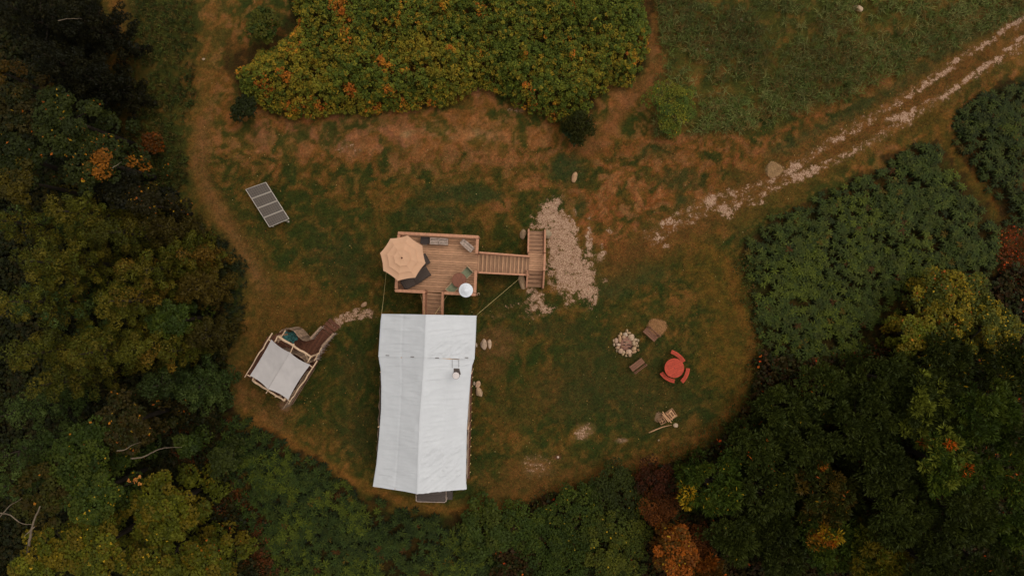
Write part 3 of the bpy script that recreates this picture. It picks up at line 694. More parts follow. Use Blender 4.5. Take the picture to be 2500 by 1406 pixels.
m = MB(Matrix.Translation((-tx, -ty, 0)))
a, b = P(1031, 780, 3.9), P(1021, 1190, 3.9)
# platform: brown boards
Tp = Matrix.Translation((-tx, -ty, 0)) @ Matrix.Rotation(-math.radians(2.4), 4, 'Z')
def tp(px_, py_, z):
    v = Tp.inverted() @ (P(px_, py_, z) - Vector((tx, ty, 0))); return v
# wall box in world: left x, right x lines
def wpt(px_, py_, z): q = P(px_, py_, z); return Vector((q.x - tx, q.y - ty, z))
cs = [wpt(938, 800, TZ), wpt(1157, 800, TZ), wpt(1146, 1168, TZ), wpt(928, 1158, TZ)]
def quad_prism(m, c, z0, z1, tint=None):
    vs = [Vector((q.x, q.y, z0)) for q in c] + [Vector((q.x, q.y, z1)) for q in c]
    m.add(vs, [(0, 1, 2, 3), (7, 6, 5, 4), (4, 5, 1, 0), (5, 6, 2, 1), (6, 7, 3, 2), (7, 4, 0, 3)], tint)
m = MB(); quad_prism(m, cs, TZ - .22, TZ, .8); m.build('platform', M['dkwood'], tent)
m = MB()
for i in range(2):
    for j in range(5):
        q = cs[0].lerp(cs[3], (j + .1) / 4.2) if i == 0 else cs[1].lerp(cs[2], (j + .1) / 4.2); q = q.lerp((cs[0] + cs[2]) / 2, .05)
        m = MB(); m.box((q.x, q.y, (TZ - .22) / 2), (.15, .15, TZ - .22)); m.build('platform_post', M['dkwood'], tent)
wl = [wpt(944, 882, TZ), wpt(1150, 886, TZ), wpt(1142.5, 1160, TZ), wpt(932, 1152, TZ)]
m = MB(); vs = []; fs = []
for z in np.linspace(TZ, EZ - .08, 7):
    for k in range(4):
        a_, b_ = wl[k], wl[(k + 1) % 4]; seg = 30; nrm = Vector((b_.y - a_.y, a_.x - b_.x, 0)).normalized()
        for q in range(seg):
            p_ = a_.lerp(b_, q / seg) + nrm * (.018 * math.sin(q * 1.7 + k) * (z - TZ)); vs.append((p_.x, p_.y, z))
w = 120
for j in range(6):
    for i in range(w): fs.append((j * w + i, j * w + (i + 1) % w, (j + 1) * w + (i + 1) % w, (j + 1) * w + i))
m.add(vs, fs); m.build('wall', M['wall'], tent, True)
m = MB(); nleft = 0
for k, t in ((0, .0), (0, .33), (0, .66), (0, 1), (1, 0), (1, .33), (1, .66), (1, 1)):
    a_, b_ = (wpt(934, 775, EZ), wpt(918, 1180, EZ)) if k == 0 else (wpt(1158, 777, EZ), wpt(1134, 1186, EZ))
    q = a_.lerp(b_, t); q2 = MB(); q2.tube([(q.x, q.y, TZ - .2 if t > 0 else 0), (q.x, q.y, EZ - .03)], .04, 8); q2.build('pole', M['pole'], tent, True)
m = MB(); a_, b_ = wpt(1040, 770, RZ - .1), wpt(1019, 1200, RZ - .1); m.tube([a_, b_], .05, 8); m.build('ridge_pole', M['pole'], tent, True)
for py_ in (766, 871, 1205):
    l, k_, r_ = {766: ((932, 769), (1040, 770), (1162, 773)), 871: ((926, 872), (1037, 873), (1157, 878)), 1205: ((912, 1184), (1019, 1201), (1137, 1191))}[py_]
    m = MB(); m.tube([wpt(*l, EZ - .08), wpt(*k_, RZ - .12), wpt(*r_, EZ - .08)], .04, 8); m.build('rafter', M['pole'], tent, True)
m = MB(); q = wpt(922, 1187, EZ - .05); m.bar((q.x - .22, q.y + .03, q.z), (q.x + .12, q.y - .02, q.z), .09, .05); m.build('corner_board', M['pole'], tent)
# pegs and lashings along the right side
m = MB()
for t in np.linspace(.05, .97, 13):
    m = MB(); q = wl[1].lerp(wl[2], t); m.tube([(q.x + .02, q.y, TZ + .9), (q.x + .12, q.y - .03, TZ + .1)], .007, 5); m.box((q.x + .13, q.y, TZ + .02), (.05, .05, .06)); m.build('tie_peg', M['rope'], tent)

# stove pipe
sp = P(1113.2, 916.5, 4.72); m = MB(Matrix.Translation((sp.x - tx, sp.y - ty, 0)))
m.lathe([(.075, 3.4), (.075, 4.62)], n=20); m.build('stove_pipe', M['black'], tent, True)
m = MB(Matrix.Translation((sp.x - tx, sp.y - ty, 0))); m.lathe([(.205, 4.62), (.205, 4.70), (.19, 4.72)], n=36, tint=.9); m.build('cap_rim', M['black'], tent, True)
m = MB(Matrix.Translation((sp.x - tx, sp.y - ty, 0))); m.lathe([(.0, 4.70), (.185, 4.705), (.185, 4.725), (.0, 4.74)], n=36); m.build('chimney_cap', mat('cap_metal', lin(222, 208, 200), .5, 8, .05), tent)
def roof_z(q, extra=0):      # approximate roof height at world xy
    t = (P(1031, 770, RZ).y - q.y) / (P(1031, 770, RZ).y - P(1019, 1205, RZ).y)
    xr = P(1040, 768, RZ).x * (1 - t) + P(1019, 1205, RZ).x * t; xe = P(1160, 770, EZ).x * (1 - t) + P(1136, 1194, EZ).x * t
    a = (q.x - xr) / (xe - xr); return RZ + (EZ - RZ) * a - 4 * a * (1 - a) * .07 + extra
m = MB(Matrix.Translation((-tx, -ty, 0))); out = []
for a, b in ((1107.5, 899), (1121.5, 899.5), (1123.5, 908), (1125, 913.5), (1119, 916.5), (1108, 913)):
    q = P(a, b, 3.75); z = roof_z(q, .05); out.append(P(a, b, z) + Vector((0, 0, 0)))
m.add(out + [q - Vector((0, 0, .03)) for q in out], [(5, 4, 3, 2, 1, 0)] + [(i, (i + 1) % 6, 6 + (i + 1) % 6, 6 + i) for i in range(6)])
m.build('flashing', M['char'], tent)
m = MB(Matrix.Translation((-tx, -ty, 0)))
for a, b0_, b1_ in ((1103.7, 877, 899), (1119.2, 880, 898)):
    q0 = P(a, b0_, 3.8); q1 = P(a, b1_, 3.8); q0.z = roof_z(q0, .1); q1.z = roof_z(q1, .1); m.tube([q0, q1], .009, 6)
q0 = P(1103.7, 877, 3.9); q1 = P(1119.2, 878, 3.8); q0.z = roof_z(q0, .1); q1.z = roof_z(q1, .1); m.tube([q0, q1], .01, 6)
m.build('pipe_stay', M['char'], tent)
# dark awning bay at the back end
m = MB(Matrix.Translation((-tx, -ty, 0))); c4 = [P(1016, 1195, 1.3), P(1089, 1195, 1.3), P(1089, 1225.5, 1.3), P(1016, 1224, 1.3)]
m.tube([c4[0], c4[3] + Vector((0, .08, 0)), c4[3] + Vector((.08, 0, 0)), c4[2] - Vector((.08, 0, 0)), c4[2] + Vector((0, .08, 0)), c4[1]], .022, 8); m.build('awning_frame', M['grey'], tent, True)
vs = []; fs = []; nu, nv = 28, 14
for j in range(nv + 1):
    for i in range(nu + 1):
        u, v = i / nu, j / nv; q = c4[0].lerp(c4[1], u).lerp(c4[3].lerp(c4[2], u), v)
        q.z += .30 * math.sin(math.pi * u) ** .6 * (1 - v) * .8 + .05 * math.sin((v - .25 * math.sin(math.pi * u)) * 16) * (1 if v < .75 else .3) - .03
        vs.append(q)
for j in range(nv):
    for i in range(nu): a = j * (nu + 1) + i; fs.append((a, a + nu + 1, a + nu + 2, a + 1))
m = MB(Matrix.Translation((-tx, -ty, 0))); m.add(vs, fs); m.build('rear_awning', M['char'], tent, True)
for q in (c4[2], c4[3]): m = MB(Matrix.Translation((-tx, -ty, 0))); m.tube([(q.x, q.y + .05, 0), (q.x, q.y + .05, 1.3)], .025, 8); m.build('awning_post', M['grey'], tent, True)
q = P(1097, 1209, .55); e = empty('storage_box', (q.x, q.y, 0), 'low dark brown box on the grass right of the tent rear awning', 'box')
m = MB(); m.box((0, 0, .25), (.34, .48, .5), bev=.02); m.build('body', M['char'], e)
m = MB(); m.box((0, 0, .53), (.37, .51, .04), bev=.015, tint=.85); m.build('lid', M['char'], e)

def rope(a, b, label, sag=.05, r=.009, group=None):
    a = Vector(a); b = Vector(b); pts = []
    for i in range(13): t = i / 12; q = a.lerp(b, t); q.z -= 4 * t * (1 - t) * sag; pts.append(q)
    m = MB(); m.tube(pts, r, 6); return tag(m.build('guy_rope', M['rope'], None, True), label, 'rope', group)
rope(P(1162.5, 770, EZ + .03), P(1288, 663, .35), 'long pale guy rope from the upper right tent corner to the timber landing', .05)
rope(P(931.5, 767, EZ + .03), P(944, 655, .3), 'pale guy rope running up from the upper left tent corner to the umbrella')
rope(P(1027, 719, DZ), P(1037, 767, EZ - .1), 'short pale rope crossing the left handrail of the tent stair', .03, .01)
rope(P(1091, 722, DZ), P(1062, 767, EZ - .1), 'short pale rope crossing the right handrail of the tent stair', .03, .01)

# ------------------------------------------------------------------ small canvas pavilion
pv = empty('canvas_pavilion', (0, 0, 0), 'small open pavilion of peeled poles with an off white canvas roof', 'pavilion')
PZ, BZ, FZ = 3.0, 2.75, .55
Nn, Ee, Ss, Ww = (662.6, 828.6), (757.6, 890), (703.9, 975.9), (609.8, 916.9)
r1, r2 = (707.7, 860), (653.9, 949.6)
vs = []; n1_, n2_ = 40, 40
def edgec(a, b, t, bow, axis_out): 
    x = a[0] * (1 - t) + b[0] * t; y = a[1] * (1 - t) + b[1] * t; return x + axis_out[0] * bow * 4 * t * (1 - t), y + axis_out[1] * bow * 4 * t * (1 - t)
for j in range(n2_ + 1):
    v = j / n2_                       # along ridge NE -> SW
    L_ = edgec(Nn, Ww, v, 1.5, (.85, .52)); R_ = edgec(Ee, Ss, v, 3.0, (-.85, -.52)); C_ = (r1[0] * (1 - v) + r2[0] * v, r1[1] * (1 - v) + r2[1] * v)
    for i in range(n1_ + 1):
        u = i / n1_ * 2 - 1; a = abs(u); E_ = L_ if u < 0 else R_
        x = C_[0] * (1 - a) + E_[0] * a; y = C_[1] * (1 - a) + E_[1] * a
        sc = 4 * a * (1 - a) * 3.2 * ((1 - v) ** 6 - v ** 6)        # scalloped gable ends
        x += -.53 * sc * 1.0; y += .85 * sc * 1.0
        z = PZ + .20 * (1 - a) - 4 * a * (1 - a) * .03 * math.sin(math.pi * v) - .05 * math.sin(math.pi * v)
        z += .03 * (float(fbm(x * .06, y * .06, 3, 3)) - .5) * 2
        vs.append(P(x, y, z))
V = np.array([tuple(q) for q in vs]); w = n1_ + 1
F_ = np.array([(j * w + i, (j + 1) * w + i, (j + 1) * w + i + 1, j * w + i + 1) for j in range(n2_) for i in range(n1_)])
raw_mesh('roof', V, F_, M['canvas2'], pv, np.ones((len(V), 3)), True)
m = MB(); m.tube([P(r1[0], r1[1], PZ + .205), P(r2[0], r2[1], PZ + .205)], .008, 6, tint=.8); m.build('seam', M['canvas2'], pv, True)  # canvas seam, tinted down to paint a slight shadow along it
def pole(par, a, b, r, name, wob_=.02, mt='pole', n=9, seed=0):
    rr = random.Random(seed); a = Vector(a); b = Vector(b); pts = []; rad = []
    for i in range(n + 1):
        q = a.lerp(b, i / n); q += Vector((rr.uniform(-1, 1), rr.uniform(-1, 1), rr.uniform(-1, 1))) * wob_ * (0 if i in (0, n) else 1)
        pts.append(q); rad.append(r * (1 - .25 * i / n) * rr.uniform(.92, 1.08))
    m = MB(); m.tube(pts, rad, 8); return m.build(name, M[mt], par, True)
pole(pv, P(664.8, 813, 2.85), P(597.3, 921, 2.8), .04, 'eave_pole', .03, seed=1)
pole(pv, P(774.4, 880, 2.7), P(704.8, 986, 2.8), .042, 'eave_pole', .05, seed=2)
for a, b in (((655.5, 828.5), (664, 834)), ((603.5, 914.5), (612, 919.5)), ((755.5, 891.5), (764, 897.5)), ((702, 975.5), (709, 980))):
    pole(pv, P(*a, 2.88), P(*b, 2.88), .035, 'tie_pole', .0, n=2)
pole(pv, P(678, 820.5, BZ), P(758.6, 870.5, BZ), .075, 'beam', .02, seed=3)
pole(pv, P(616.5, 928, BZ), P(693.3, 977.4, BZ), .065, 'beam', .02, seed=4)
pole(pv, P(678, 820.5, BZ), P(671, 835, BZ), .05, 'beam', .0, seed=5); pole(pv, P(758.6, 870.5, BZ), P(751, 884, BZ), .05, 'beam', .0, seed=6)
pole(pv, P(616.5, 928, BZ), P(619, 922, BZ), .05, 'beam', .0, seed=7); pole(pv, P(693.3, 977.4, BZ), P(697, 971, BZ), .07, 'beam', .0, seed=8)
pole(pv, P(689, 828, BZ), P(670, 833, 2.2), .05, 'brace', .0, seed=9); pole(pv, P(746, 863.5, BZ), P(751, 878, 2.2), .055, 'brace', .0, seed=10)
pole(pv, P(672, 968, BZ), P(687, 966, 2.2), .045, 'brace', .0, seed=11); pole(pv, P(627, 934, BZ), P(631, 939, 2.3), .045, 'brace', .0, seed=14)
pole(pv, P(718, 839, PZ), P(710, 859, PZ + .10), .035, 'ridge_pole', .0, seed=12); pole(pv, P(710, 859, PZ + .08), P(649.5, 960, PZ + .08), .035, 'ridge_pole', .0, seed=13)
for a, b in ((678, 821), (758, 870.5), (617, 928), (693, 977)):
    pole(pv, Vector((P(a, b, BZ).x, P(a, b, BZ).y, 0)), P(a, b, BZ), .07, 'post', .02, seed=a)
pole(pv, P(697, 806, 2.3), P(678.5, 836, 2.2), .04, 'rail_pole', .01, seed=20)
# floor deck
def poly_boards(par, pts, z, ang, bw, name, mt, tint=1.0, th=.04):
    """boards clipped to a convex polygon, running along ang"""
    c = sum((Vector(p) for p in pts), Vector((0, 0))) / len(pts); d = Vector((math.cos(ang), math.sin(ang))); nrm = Vector((-d.y, d.x))
    lo = min((Vector(p) - c).dot(nrm) for p in pts); hi = max((Vector(p) - c).dot(nrm) for p in pts); m = MB(); k = lo
    while k < hi - .01:
        mid = k + bw / 2; xs = []
        for p, q in zip(pts, pts[1:] + pts[:1]):
            a = (Vector(p) - c).dot(nrm) - mid; b = (Vector(q) - c).dot(nrm) - mid
            if a * b < 0: s = a / (a - b); w_ = Vector(p).lerp(Vector(q), s); xs.append((w_ - c).dot(d))
        if len(xs) >= 2:
            x0, x1 = min(xs), max(xs)
            if x1 - x0 > .05:
                o = c + nrm * mid + d * ((x0 + x1) / 2); m.box((o.x, o.y, z - th / 2), (x1 - x0, bw - .012, th), rz=ang, tint=tint, var=.18)
        k += bw
    return m.build(name, M[mt], par)
def P2(x, y, z): q = P(x, y, z); return (q.x, q.y)
DA = math.atan2(-(880.4 - 813), 664.5 - 774.4) # direction along NE side
dirl = math.atan2((P(597.3, 921, 0) - P(664.8, 813, 0)).y, (P(597.3, 921, 0) - P(664.8, 813, 0)).x)
poly_boards(pv, [P2(655, 822, FZ), P2(770, 893, FZ), P2(712, 985, FZ), P2(602, 915, FZ)], FZ, dirl, .12, 'floor', 'dkwood', .8)
poly_boards(pv, [P2(699, 806, FZ), P2(758, 826, FZ), P2(785, 809, FZ), P2(806, 826, FZ), P2(770, 890, FZ), P2(657, 822, FZ)], FZ - .004, dirl, .12, 'porch_floor', 'dkwood', 1.0)
m = MB()
for a, b in (((602, 915), (712, 985)), ((712, 985), (770, 893)), ((770, 893), (806, 826)), ((655, 822), (602, 915))):
    m.bar(P(*a, FZ - .14), P(*b, FZ - .14), .05, .2, tint=.8)
m.build('floor_frame', M['dkwood'], pv)
# steps
m = MB(); a0, b0_ = P(781, 806, 0), P(808, 826, 0); d = (P(799, 787, 0) - P(779, 812, 0)).normalized()
for i in range(4):
    z = FZ - .13 * (i + 1) + .02
    if z < .03: z = .03
    o = (a0 + b0_) / 2 + d * (.12 + .24 * i); m.box((o.x, o.y, z - .02), (.22, (a0 - b0_).length - .05, .04), rz=math.atan2(d.y, d.x), var=.15, tint=1.1)
m.build('step', M['dkwood'], pv)
# railings of rough branches
def branch_rail(a, b, za, zb, r, name, seed, n=18, rough=.35):
    rr = random.Random(seed); A = P(*a, za); B = P(*b, zb)
    pole(pv, A, B, r, name, .015, 'slat' if r > .05 else 'pole', seed=seed)
    m = MB(); m.tube([A.lerp(B, 0) - Vector((0, 0, .6)), B - Vector((0, 0, .6))], .02, 6, tint=.8)
    for i in range(n + 1):
        t = i / n; q = A.lerp(B, t); q2 = q + Vector((rr.uniform(-.12, .12), rr.uniform(-.1, .1), -.85)); q2.z = max(q2.z, .02)
        mid = q.lerp(q2, .5) + Vector((rr.uniform(-.05, .05), rr.uniform(-.05, .05), 0)); m.tube([q, mid, q2], [.02, .024, .02], 5, tint=rr.uniform(.6, 1.25))
    for i in range(n):
        t = (i + .5) / n; q = A.lerp(B, t); m.tube([q + Vector((0, 0, -.05)), q + Vector((rr.uniform(-.15, .2), rr.uniform(-.2, .1), -.7))], .011, 4, tint=rr.uniform(.7, 1.5))
    m.build('lattice', M['grey'], pv, True)
branch_rail((785.5, 846.8), (814.3, 814.2), 1.6, 1.2, .085, 'handrail', 31)
branch_rail((767.2, 880.4), (785.5, 847.5), 1.6, 1.6, .04, 'handrail', 32)
branch_rail((757, 827.6), (784.5, 797), 1.6, 1.2, .075, 'handrail', 33, n=8)
# curved screens of weathered slats
def slat_screen(base, z0, z1, label, seed, lean=0.0):
    rr = random.Random(seed); pts = [P(*q, z0) for q in base]; Ls = [0]
    for a, b in zip(pts[:-1], pts[1:]): Ls.append(Ls[-1] + (b - a).length)
    m = MB(); s = 0
    while s < Ls[-1]:
        w_ = rr.uniform(.11, .17); sm = min(s + w_ / 2, Ls[-1] - .01); k = max(i for i in range(len(Ls)) if Ls[i] <= sm); k = min(k, len(pts) - 2)
        t = (sm - Ls[k]) / (Ls[k + 1] - Ls[k]); q = pts[k].lerp(pts[k + 1], t); dd = (pts[k + 1] - pts[k]).normalized(); h_ = z1 - z0 + rr.uniform(-.07, .07)
        m.box((q.x, q.y, z0 + h_ / 2), (w_ - .012, .03, h_), rz=math.atan2(dd.y, dd.x) + rr.uniform(-.08, .08), tint=rr.uniform(.6, 1.3)); s += w_
    e = m.build('slat_screen', M['slat'], None)
    return tag(e, label, 'fence', None)
def smooth_pts(pts, n=5):
    out = []; q = [pts[0]] + list(pts) + [pts[-1]]
    for i in range(1, len(q) - 2):
        for k in range(n):
            t = k / n; a, b, c, d_ = q[i - 1], q[i], q[i + 1], q[i + 2]
            out.append(tuple(.5 * (2 * b[j] + (c[j] - a[j]) * t + (2 * a[j] - 5 * b[j] + 4 * c[j] - d_[j]) * t * t + (-a[j] + 3 * b[j] - 3 * c[j] + d_[j]) * t ** 3) for j in (0, 1)))
    return out + [pts[-1]]
slat_screen(smooth_pts([(707, 806), (716, 800), (727, 798), (739, 803), (750, 814), (759, 824), (768, 826)]), FZ, 2.35, 'curved weathered slat screen above the pavilion around the teal cloth', 5)
slat_screen(smooth_pts([(700, 848), (722, 856), (742, 858), (756, 866), (768, 879)]), FZ, 2.2, 'curved weathered slat screen partly under the pavilion canvas roof', 6)
slat_screen([(770, 898), (716, 984)], FZ - .5, 1.9, 'straight dark slat wall along the right side of the pavilion', 7)
slat_screen([(674, 840), (632, 912)], FZ, 1.0, 'straight low slat wall along the left side of the pavilion', 8)
slat_screen([(634, 912), (712, 962)], FZ, 1.2, 'low slat wall along the lower end of the pavilion', 9)
# teal cloth
rr = np.random.default_rng(3); nu = 26; vs = []
for j in range(nu + 1):
    for i in range(nu + 1):
        u, v = i / nu * 2 - 1, j / nu * 2 - 1; x, y = u * .42, v * .30
        z = .42 * math.exp(-(u * u + v * v) * 1.0) + .16 * (float(fbm(u * 2.2 + 4, v * 2.2, 8, 3)) - .5) * 2
        vs.append((x + .08 * math.sin(v * 4), y + .08 * math.sin(u * 5), max(z, .03)))
q = P(707, 822, 1.0); e = raw_mesh('draped_cloth', vs, [(j * (nu + 1) + i, j * (nu + 1) + i + 1, (j + 1) * (nu + 1) + i + 1, (j + 1) * (nu + 1) + i) for j in range(nu) for i in range(nu)], M['teal'], None, np.ones((len(vs), 3)), True)
e.location = (q.x, q.y, FZ + .25); e.rotation_euler = (0, 0, math.radians(-25)); tag(e, 'crumpled teal cloth heaped on a stool inside the curved slat screen', 'cloth')
e = empty('low_stool', (q.x, q.y, FZ), 'low dark stool under the teal cloth beside the pavilion', 'stool')
m = MB(); m.box((0, 0, .22), (.5, .34, .04)); m.build('seat', M['dkwood'], e)
for x in (-.2, .2):
    for y in (-.12, .12): m = MB(); m.box((x, y, .1), (.04, .04, .2)); m.build('leg', M['dkwood'], e)

# ------------------------------------------------------------------ solar array
e = empty('solar_array', tuple(P(653, 500, 0)), 'row of four framed solar panels tilted on the lawn, upper left of the deck', 'solar panel')
ex, ey = e.location.x, e.location.y; off = Vector((ex, ey, 0))
A_, B_, C_, D_ = P(599.2, 462.3, .55) - off, P(649.1, 444.5, 1.0) - off, P(706.8, 535.1, .75) - off, P(658.1, 555.2, .35) - off
nv_ = (B_ - A_).cross(D_ - A_).normalized(); nv_ = nv_ if nv_.z > 0 else -nv_
def bil(u, v): return A_.lerp(B_, u).lerp(D_.lerp(C_, u), v)
for k in range(4):
    v0, v1 = k / 4 + .006, (k + 1) / 4 - .006
    c = [bil(0, v0), bil(1, v0), bil(1, v1), bil(0, v1)]
    m = MB()
    for i in range(4):
        a, b = c[i], c[(i + 1) % 4]; cen = sum(c, Vector()) / 4
        ia, ib = a.lerp(cen, .0), b
        m.bar(a.lerp(cen, .025), b.lerp(cen, .02), .034, .045)
    fr = m.build('panel', M['alu'], e)
    cen = sum(c, Vector()) / 4; cc_ = [q.lerp(cen, .04) + nv_ * .012 for q in c]
    g = raw_mesh('cells', [tuple(q) for q in cc_], [(3, 2, 1, 0)], M['cells'], fr, np.ones((4, 3)))
    if g.data.polygons[0].normal.z < 0: g.data.flip_normals()
    uv = g.data.uv_layers.new(name='UVMap')
    uvs = {0: (0, 0), 1: (1, 0), 2: (1, 1), 3: (0, 1)}
    for lp in g.data.loops: uv.data[lp.index].uv = uvs[lp.vertex_index]
    bk = MB(); bk.add([q - nv_ * .02 for q in cc_], [(0, 1, 2, 3)], .5); bk.build('back_sheet', M['char'], fr)
for u in (.10, .78):
    m = MB(); m.bar(bil(u, .01) - nv_ * .06, bil(u, .99) - nv_ * .06, .05, .05); m.build('support_rail', M['alu'], e)
for u, v in ((.10, .02), (.78, .02), (.10, .97), (.78, .99), (.1, .5), (.78, .5)):
    q = bil(u, v); m = MB(); m.box((q.x, q.y, (q.z - .06) / 2), (.06, .06, q.z - .06)); m.box((q.x, q.y, .03), (.11, .11, .06)); m.build('leg', M['alu'], e)

# ------------------------------------------------------------------ benches, red table
def park_bench(px_, py_, ang, label):
    p = P(px_, py_, .45); e = empty('garden_bench', (p.x, p.y, 0), label, 'bench', 'brown benches by the fire ring', ang)
    m = MB()
    for i in range(3): m.box((0, -.13 + i * .125, .44), (.92, .115, .035), bev=.008, var=.06)
    m.build('seat', M['bench'], e)
    m = MB(); m.box((0, .235, .66), (.94, .03, .09), tint=.9); m.box((0, .275, .82), (.94, .03, .1), tint=1.0)
    for s in (-.3, .3): m.bar((s, .245, .60), (s, .29, .88), .05, .02, tint=.8)
    m.build('backrest', M['bench'], e)
    for s in (-1, 1):
        m = MB(); m.bar((s * .38, .20, 0), (s * .38, .29, .88), .05, .05, tint=.7); m.box((s * .38, -.14, .21), (.05, .05, .42), tint=.7); m.box((s * .38, .02, .395), (.045, .34, .05), tint=.7); m.build('leg', M['bench'], e)
    return e
park_bench(1588.5, 816.5, -math.radians(42), 'brown wooden bench in front of the round tan dead grass patch')
park_bench(1555.5, 890.5, math.radians(180 + 37), 'brown wooden bench below the stone fire ring, left of the red table')

rt = P(1646.4, 898.3, .76); e = empty('picnic_table', (rt.x, rt.y, 0), 'round bright red planked picnic table on the lawn', 'table')
m = MB(); n = 9; R = .585
for i in range(n):
    y0 = -R + 2 * R / n * i + .004; y1 = -R + 2 * R / n * (i + 1) - .004; vs = []
    ys = np.linspace(y0, y1, 5); xs = [math.sqrt(max(R * R - y * y, 0)) for y in ys]
    ring = [(-x, y) for x, y in zip(xs, ys)] + [(x, y) for x, y in zip(xs[::-1], ys[::-1])]
    ca, sa = math.cos(math.radians(22)), math.sin(math.radians(22)); ring = [(x * ca - y * sa, x * sa + y * ca) for x, y in ring]
    k = len(ring); vs = [(x, y, .76) for x, y in ring] + [(x, y, .72) for x, y in ring]
    m.add(vs, [tuple(range(k - 1, -1, -1)), tuple(range(k, 2 * k))] + [(j, (j + 1) % k, k + (j + 1) % k, k + j) for j in range(k)], var=.09)
m.build('tabletop', M['red'], e)
m = MB(); m.lathe([(0, .764), (.022, .764), (.025, .755)], n=12); m.build('umbrella_hole', M['black'], e)
for k in range(3):
    a = math.radians(100 + 120 * k); m = MB(); m.bar((.32 * math.cos(a), .32 * math.sin(a), 0), (.22 * math.cos(a), .22 * math.sin(a), .72), .07, .05, tint=.8); m.build('leg', M['red'], e)
m = MB(); m.box((0, 0, .69), (.8, .06, .05), rz=.3, tint=.7); m.box((0, 0, .685), (.06, .8, .04), rz=.3, tint=.7); m.build('cross_brace', M['red'], e)
def curved_bench(ax, ay, bx, by, sag, label):
    a = P(ax, ay, .44); b = P(bx, by, .44); c = (a + b) / 2; d = (b - a); L = d.length; ang = math.atan2(d.y, d.x)
    e = empty('curved_bench', (c.x, c.y, 0), label, 'bench', 'curved red benches around the round table', ang)
    Rr = (L * L / 4 + sag * sag) / (2 * sag); ha = math.asin(L / 2 / Rr); m = MB(); ns = 14
    for j, (r0, r1) in enumerate(((Rr - .115, Rr - .044), (Rr - .036, Rr + .036), (Rr + .044, Rr + .115))):
        vs = []; fs = []
        for i in range(ns + 1):
            t = -ha + 2 * ha * i / ns; s_, c_ = math.sin(t), math.cos(t); yo = -(Rr - sag)
            for r_, z in ((r0, .44), (r1, .44), (r1, .40), (r0, .40)): vs.append((r_ * s_, r_ * c_ + yo, z))
        for i in range(ns):
            for k in range(4): k2 = (k + 1) % 4; fs.append((i * 4 + k, i * 4 + k2, i * 4 + 4 + k2, i * 4 + 4 + k))
        fs += [(0, 1, 2, 3), tuple(reversed(range(ns * 4, ns * 4 + 4)))]
        m.add(vs, fs, var=.1)
    m.build('seat', M['red'], e)
    for s in (-1, 1):
        m = MB(); x = s * L * .36; m.box((x, sag * .45, .2), (.05, .18, .4), tint=.75); m.build('leg', M['red'], e)
z3 = lambda x, y: (1470 + x / 4.535, 770 + y / 4.535)
curved_bench(*z3(766, 400), *z3(906, 512), .085, 'curved red bench askew above the round red table')
curved_bench(*z3(952, 585), *z3(882, 735), .085, 'curved red bench at the lower right of the round red table')
curved_bench(*z3(803, 727), *z3(657, 634), .10, 'curved red bench at the lower left of the round red table')

# ------------------------------------------------------------------ rocks
ICO = None
def ico():
    global ICO
    if ICO is None:
        import bmesh
        bm = bmesh.new(); bmesh.ops.create_icosphere(bm, subdivisions=3, radius=1); bm.verts.ensure_lookup_table()
        ICO = (np.array([v.co[:] for v in bm.verts]), np.array([[v.index for v in f.verts] for f in bm.faces])); bm.free()
    return ICO
def rock(name, x, y, z, sx, sy, sz, ang, seed, parent=None, tint=(1, 1, 1), label=None, cat='rock', group=None, mt='rock'):
    V, F_ = ico(); rr = np.random.default_rng(seed); V = V.copy()
    for _ in range(9):                       # plane cuts make facets
        n_ = rr.normal(size=3); n_ /= np.linalg.norm(n_); h_ = rr.uniform(.62, .9); d = V @ n_; V -= np.outer(np.clip(d - h_, 0, None) * .9, n_)
    V *= (1 + .06 * (fbm(V[:, 0] * 2.2 + seed, V[:, 1] * 2.2 + V[:, 2], seed, 3) - .5) * 2)[:, None]
    V *= np.array([sx, sy, sz]) * 1.12; c, s = math.cos(ang), math.sin(ang); V = np.stack([V[:, 0] * c - V[:, 1] * s, V[:, 0] * s + V[:, 1] * c, V[:, 2]], 1)
    o = raw_mesh(name, V, F_, M[mt], parent, np.tile(np.array(tint), (len(V), 1)), True); o.location = (x, y, z)
    if label: tag(o, label, cat, group)
    return o
def grock(px_, py_, rx_, ry_, ang, label, tint=(1, 1, 1), seed=0, hgt=None, group=None):
    h_ = hgt or min(rx_, ry_) / 40 * .7; p = P(px_, py_, h_ * .5); rock('boulder' if max(rx_, ry_) > 8 else 'stone', p.x, p.y, h_ * .45, rx_ / 40, ry_ / 40, h_, math.radians(ang), seed + int(px_), None, tint, label, 'rock', group)
grock(1275, 688, 9, 17, 12, 'large tan boulder beside the lower flight of the landing', (.9, .76, .58), 1)
grock(1277, 572, 8, 12, 5, 'brown grey boulder left of the upper flight of the landing', (.62, .52, .4), 2)
grock(1337, 573, 9, 11, -20, 'pale grey boulder right of the upper flight of the landing', (.6, .58, .48), 3)
grock(1272, 661.5, 6, 5, 0, 'small pale stone tucked under the long timber stair', (.9, .82, .7), 4)
grock(1181, 840, 8, 13, 14, 'long grey stone, left one of the pair beside the tent porch', (.8, .72, .66), 5)
grock(1195.5, 840, 5, 11, 4, 'slim pale stone, right one of the pair beside the tent porch', (.95, .85, .75), 6)
grock(1162.5, 842, 3, 5, 0, 'tiny white stone at the tent edge left of the stone pair', (.9, .88, .84), 7)
grock(1166.5, 938, 6, 8, -20, 'small pinkish stone touching the larger pale stone beside the tent wall', (.92, .74, .6), 8)
grock(1170, 957.5, 8, 12, 10, 'rounded pale stone, the larger one beside the tent wall', (.8, .68, .54), 9)
grock(1157.5, 935.5, 3, 4.5, 0, 'tiny grey stone between the tent wall and the pinkish stone', (.8, .78, .72), 10)
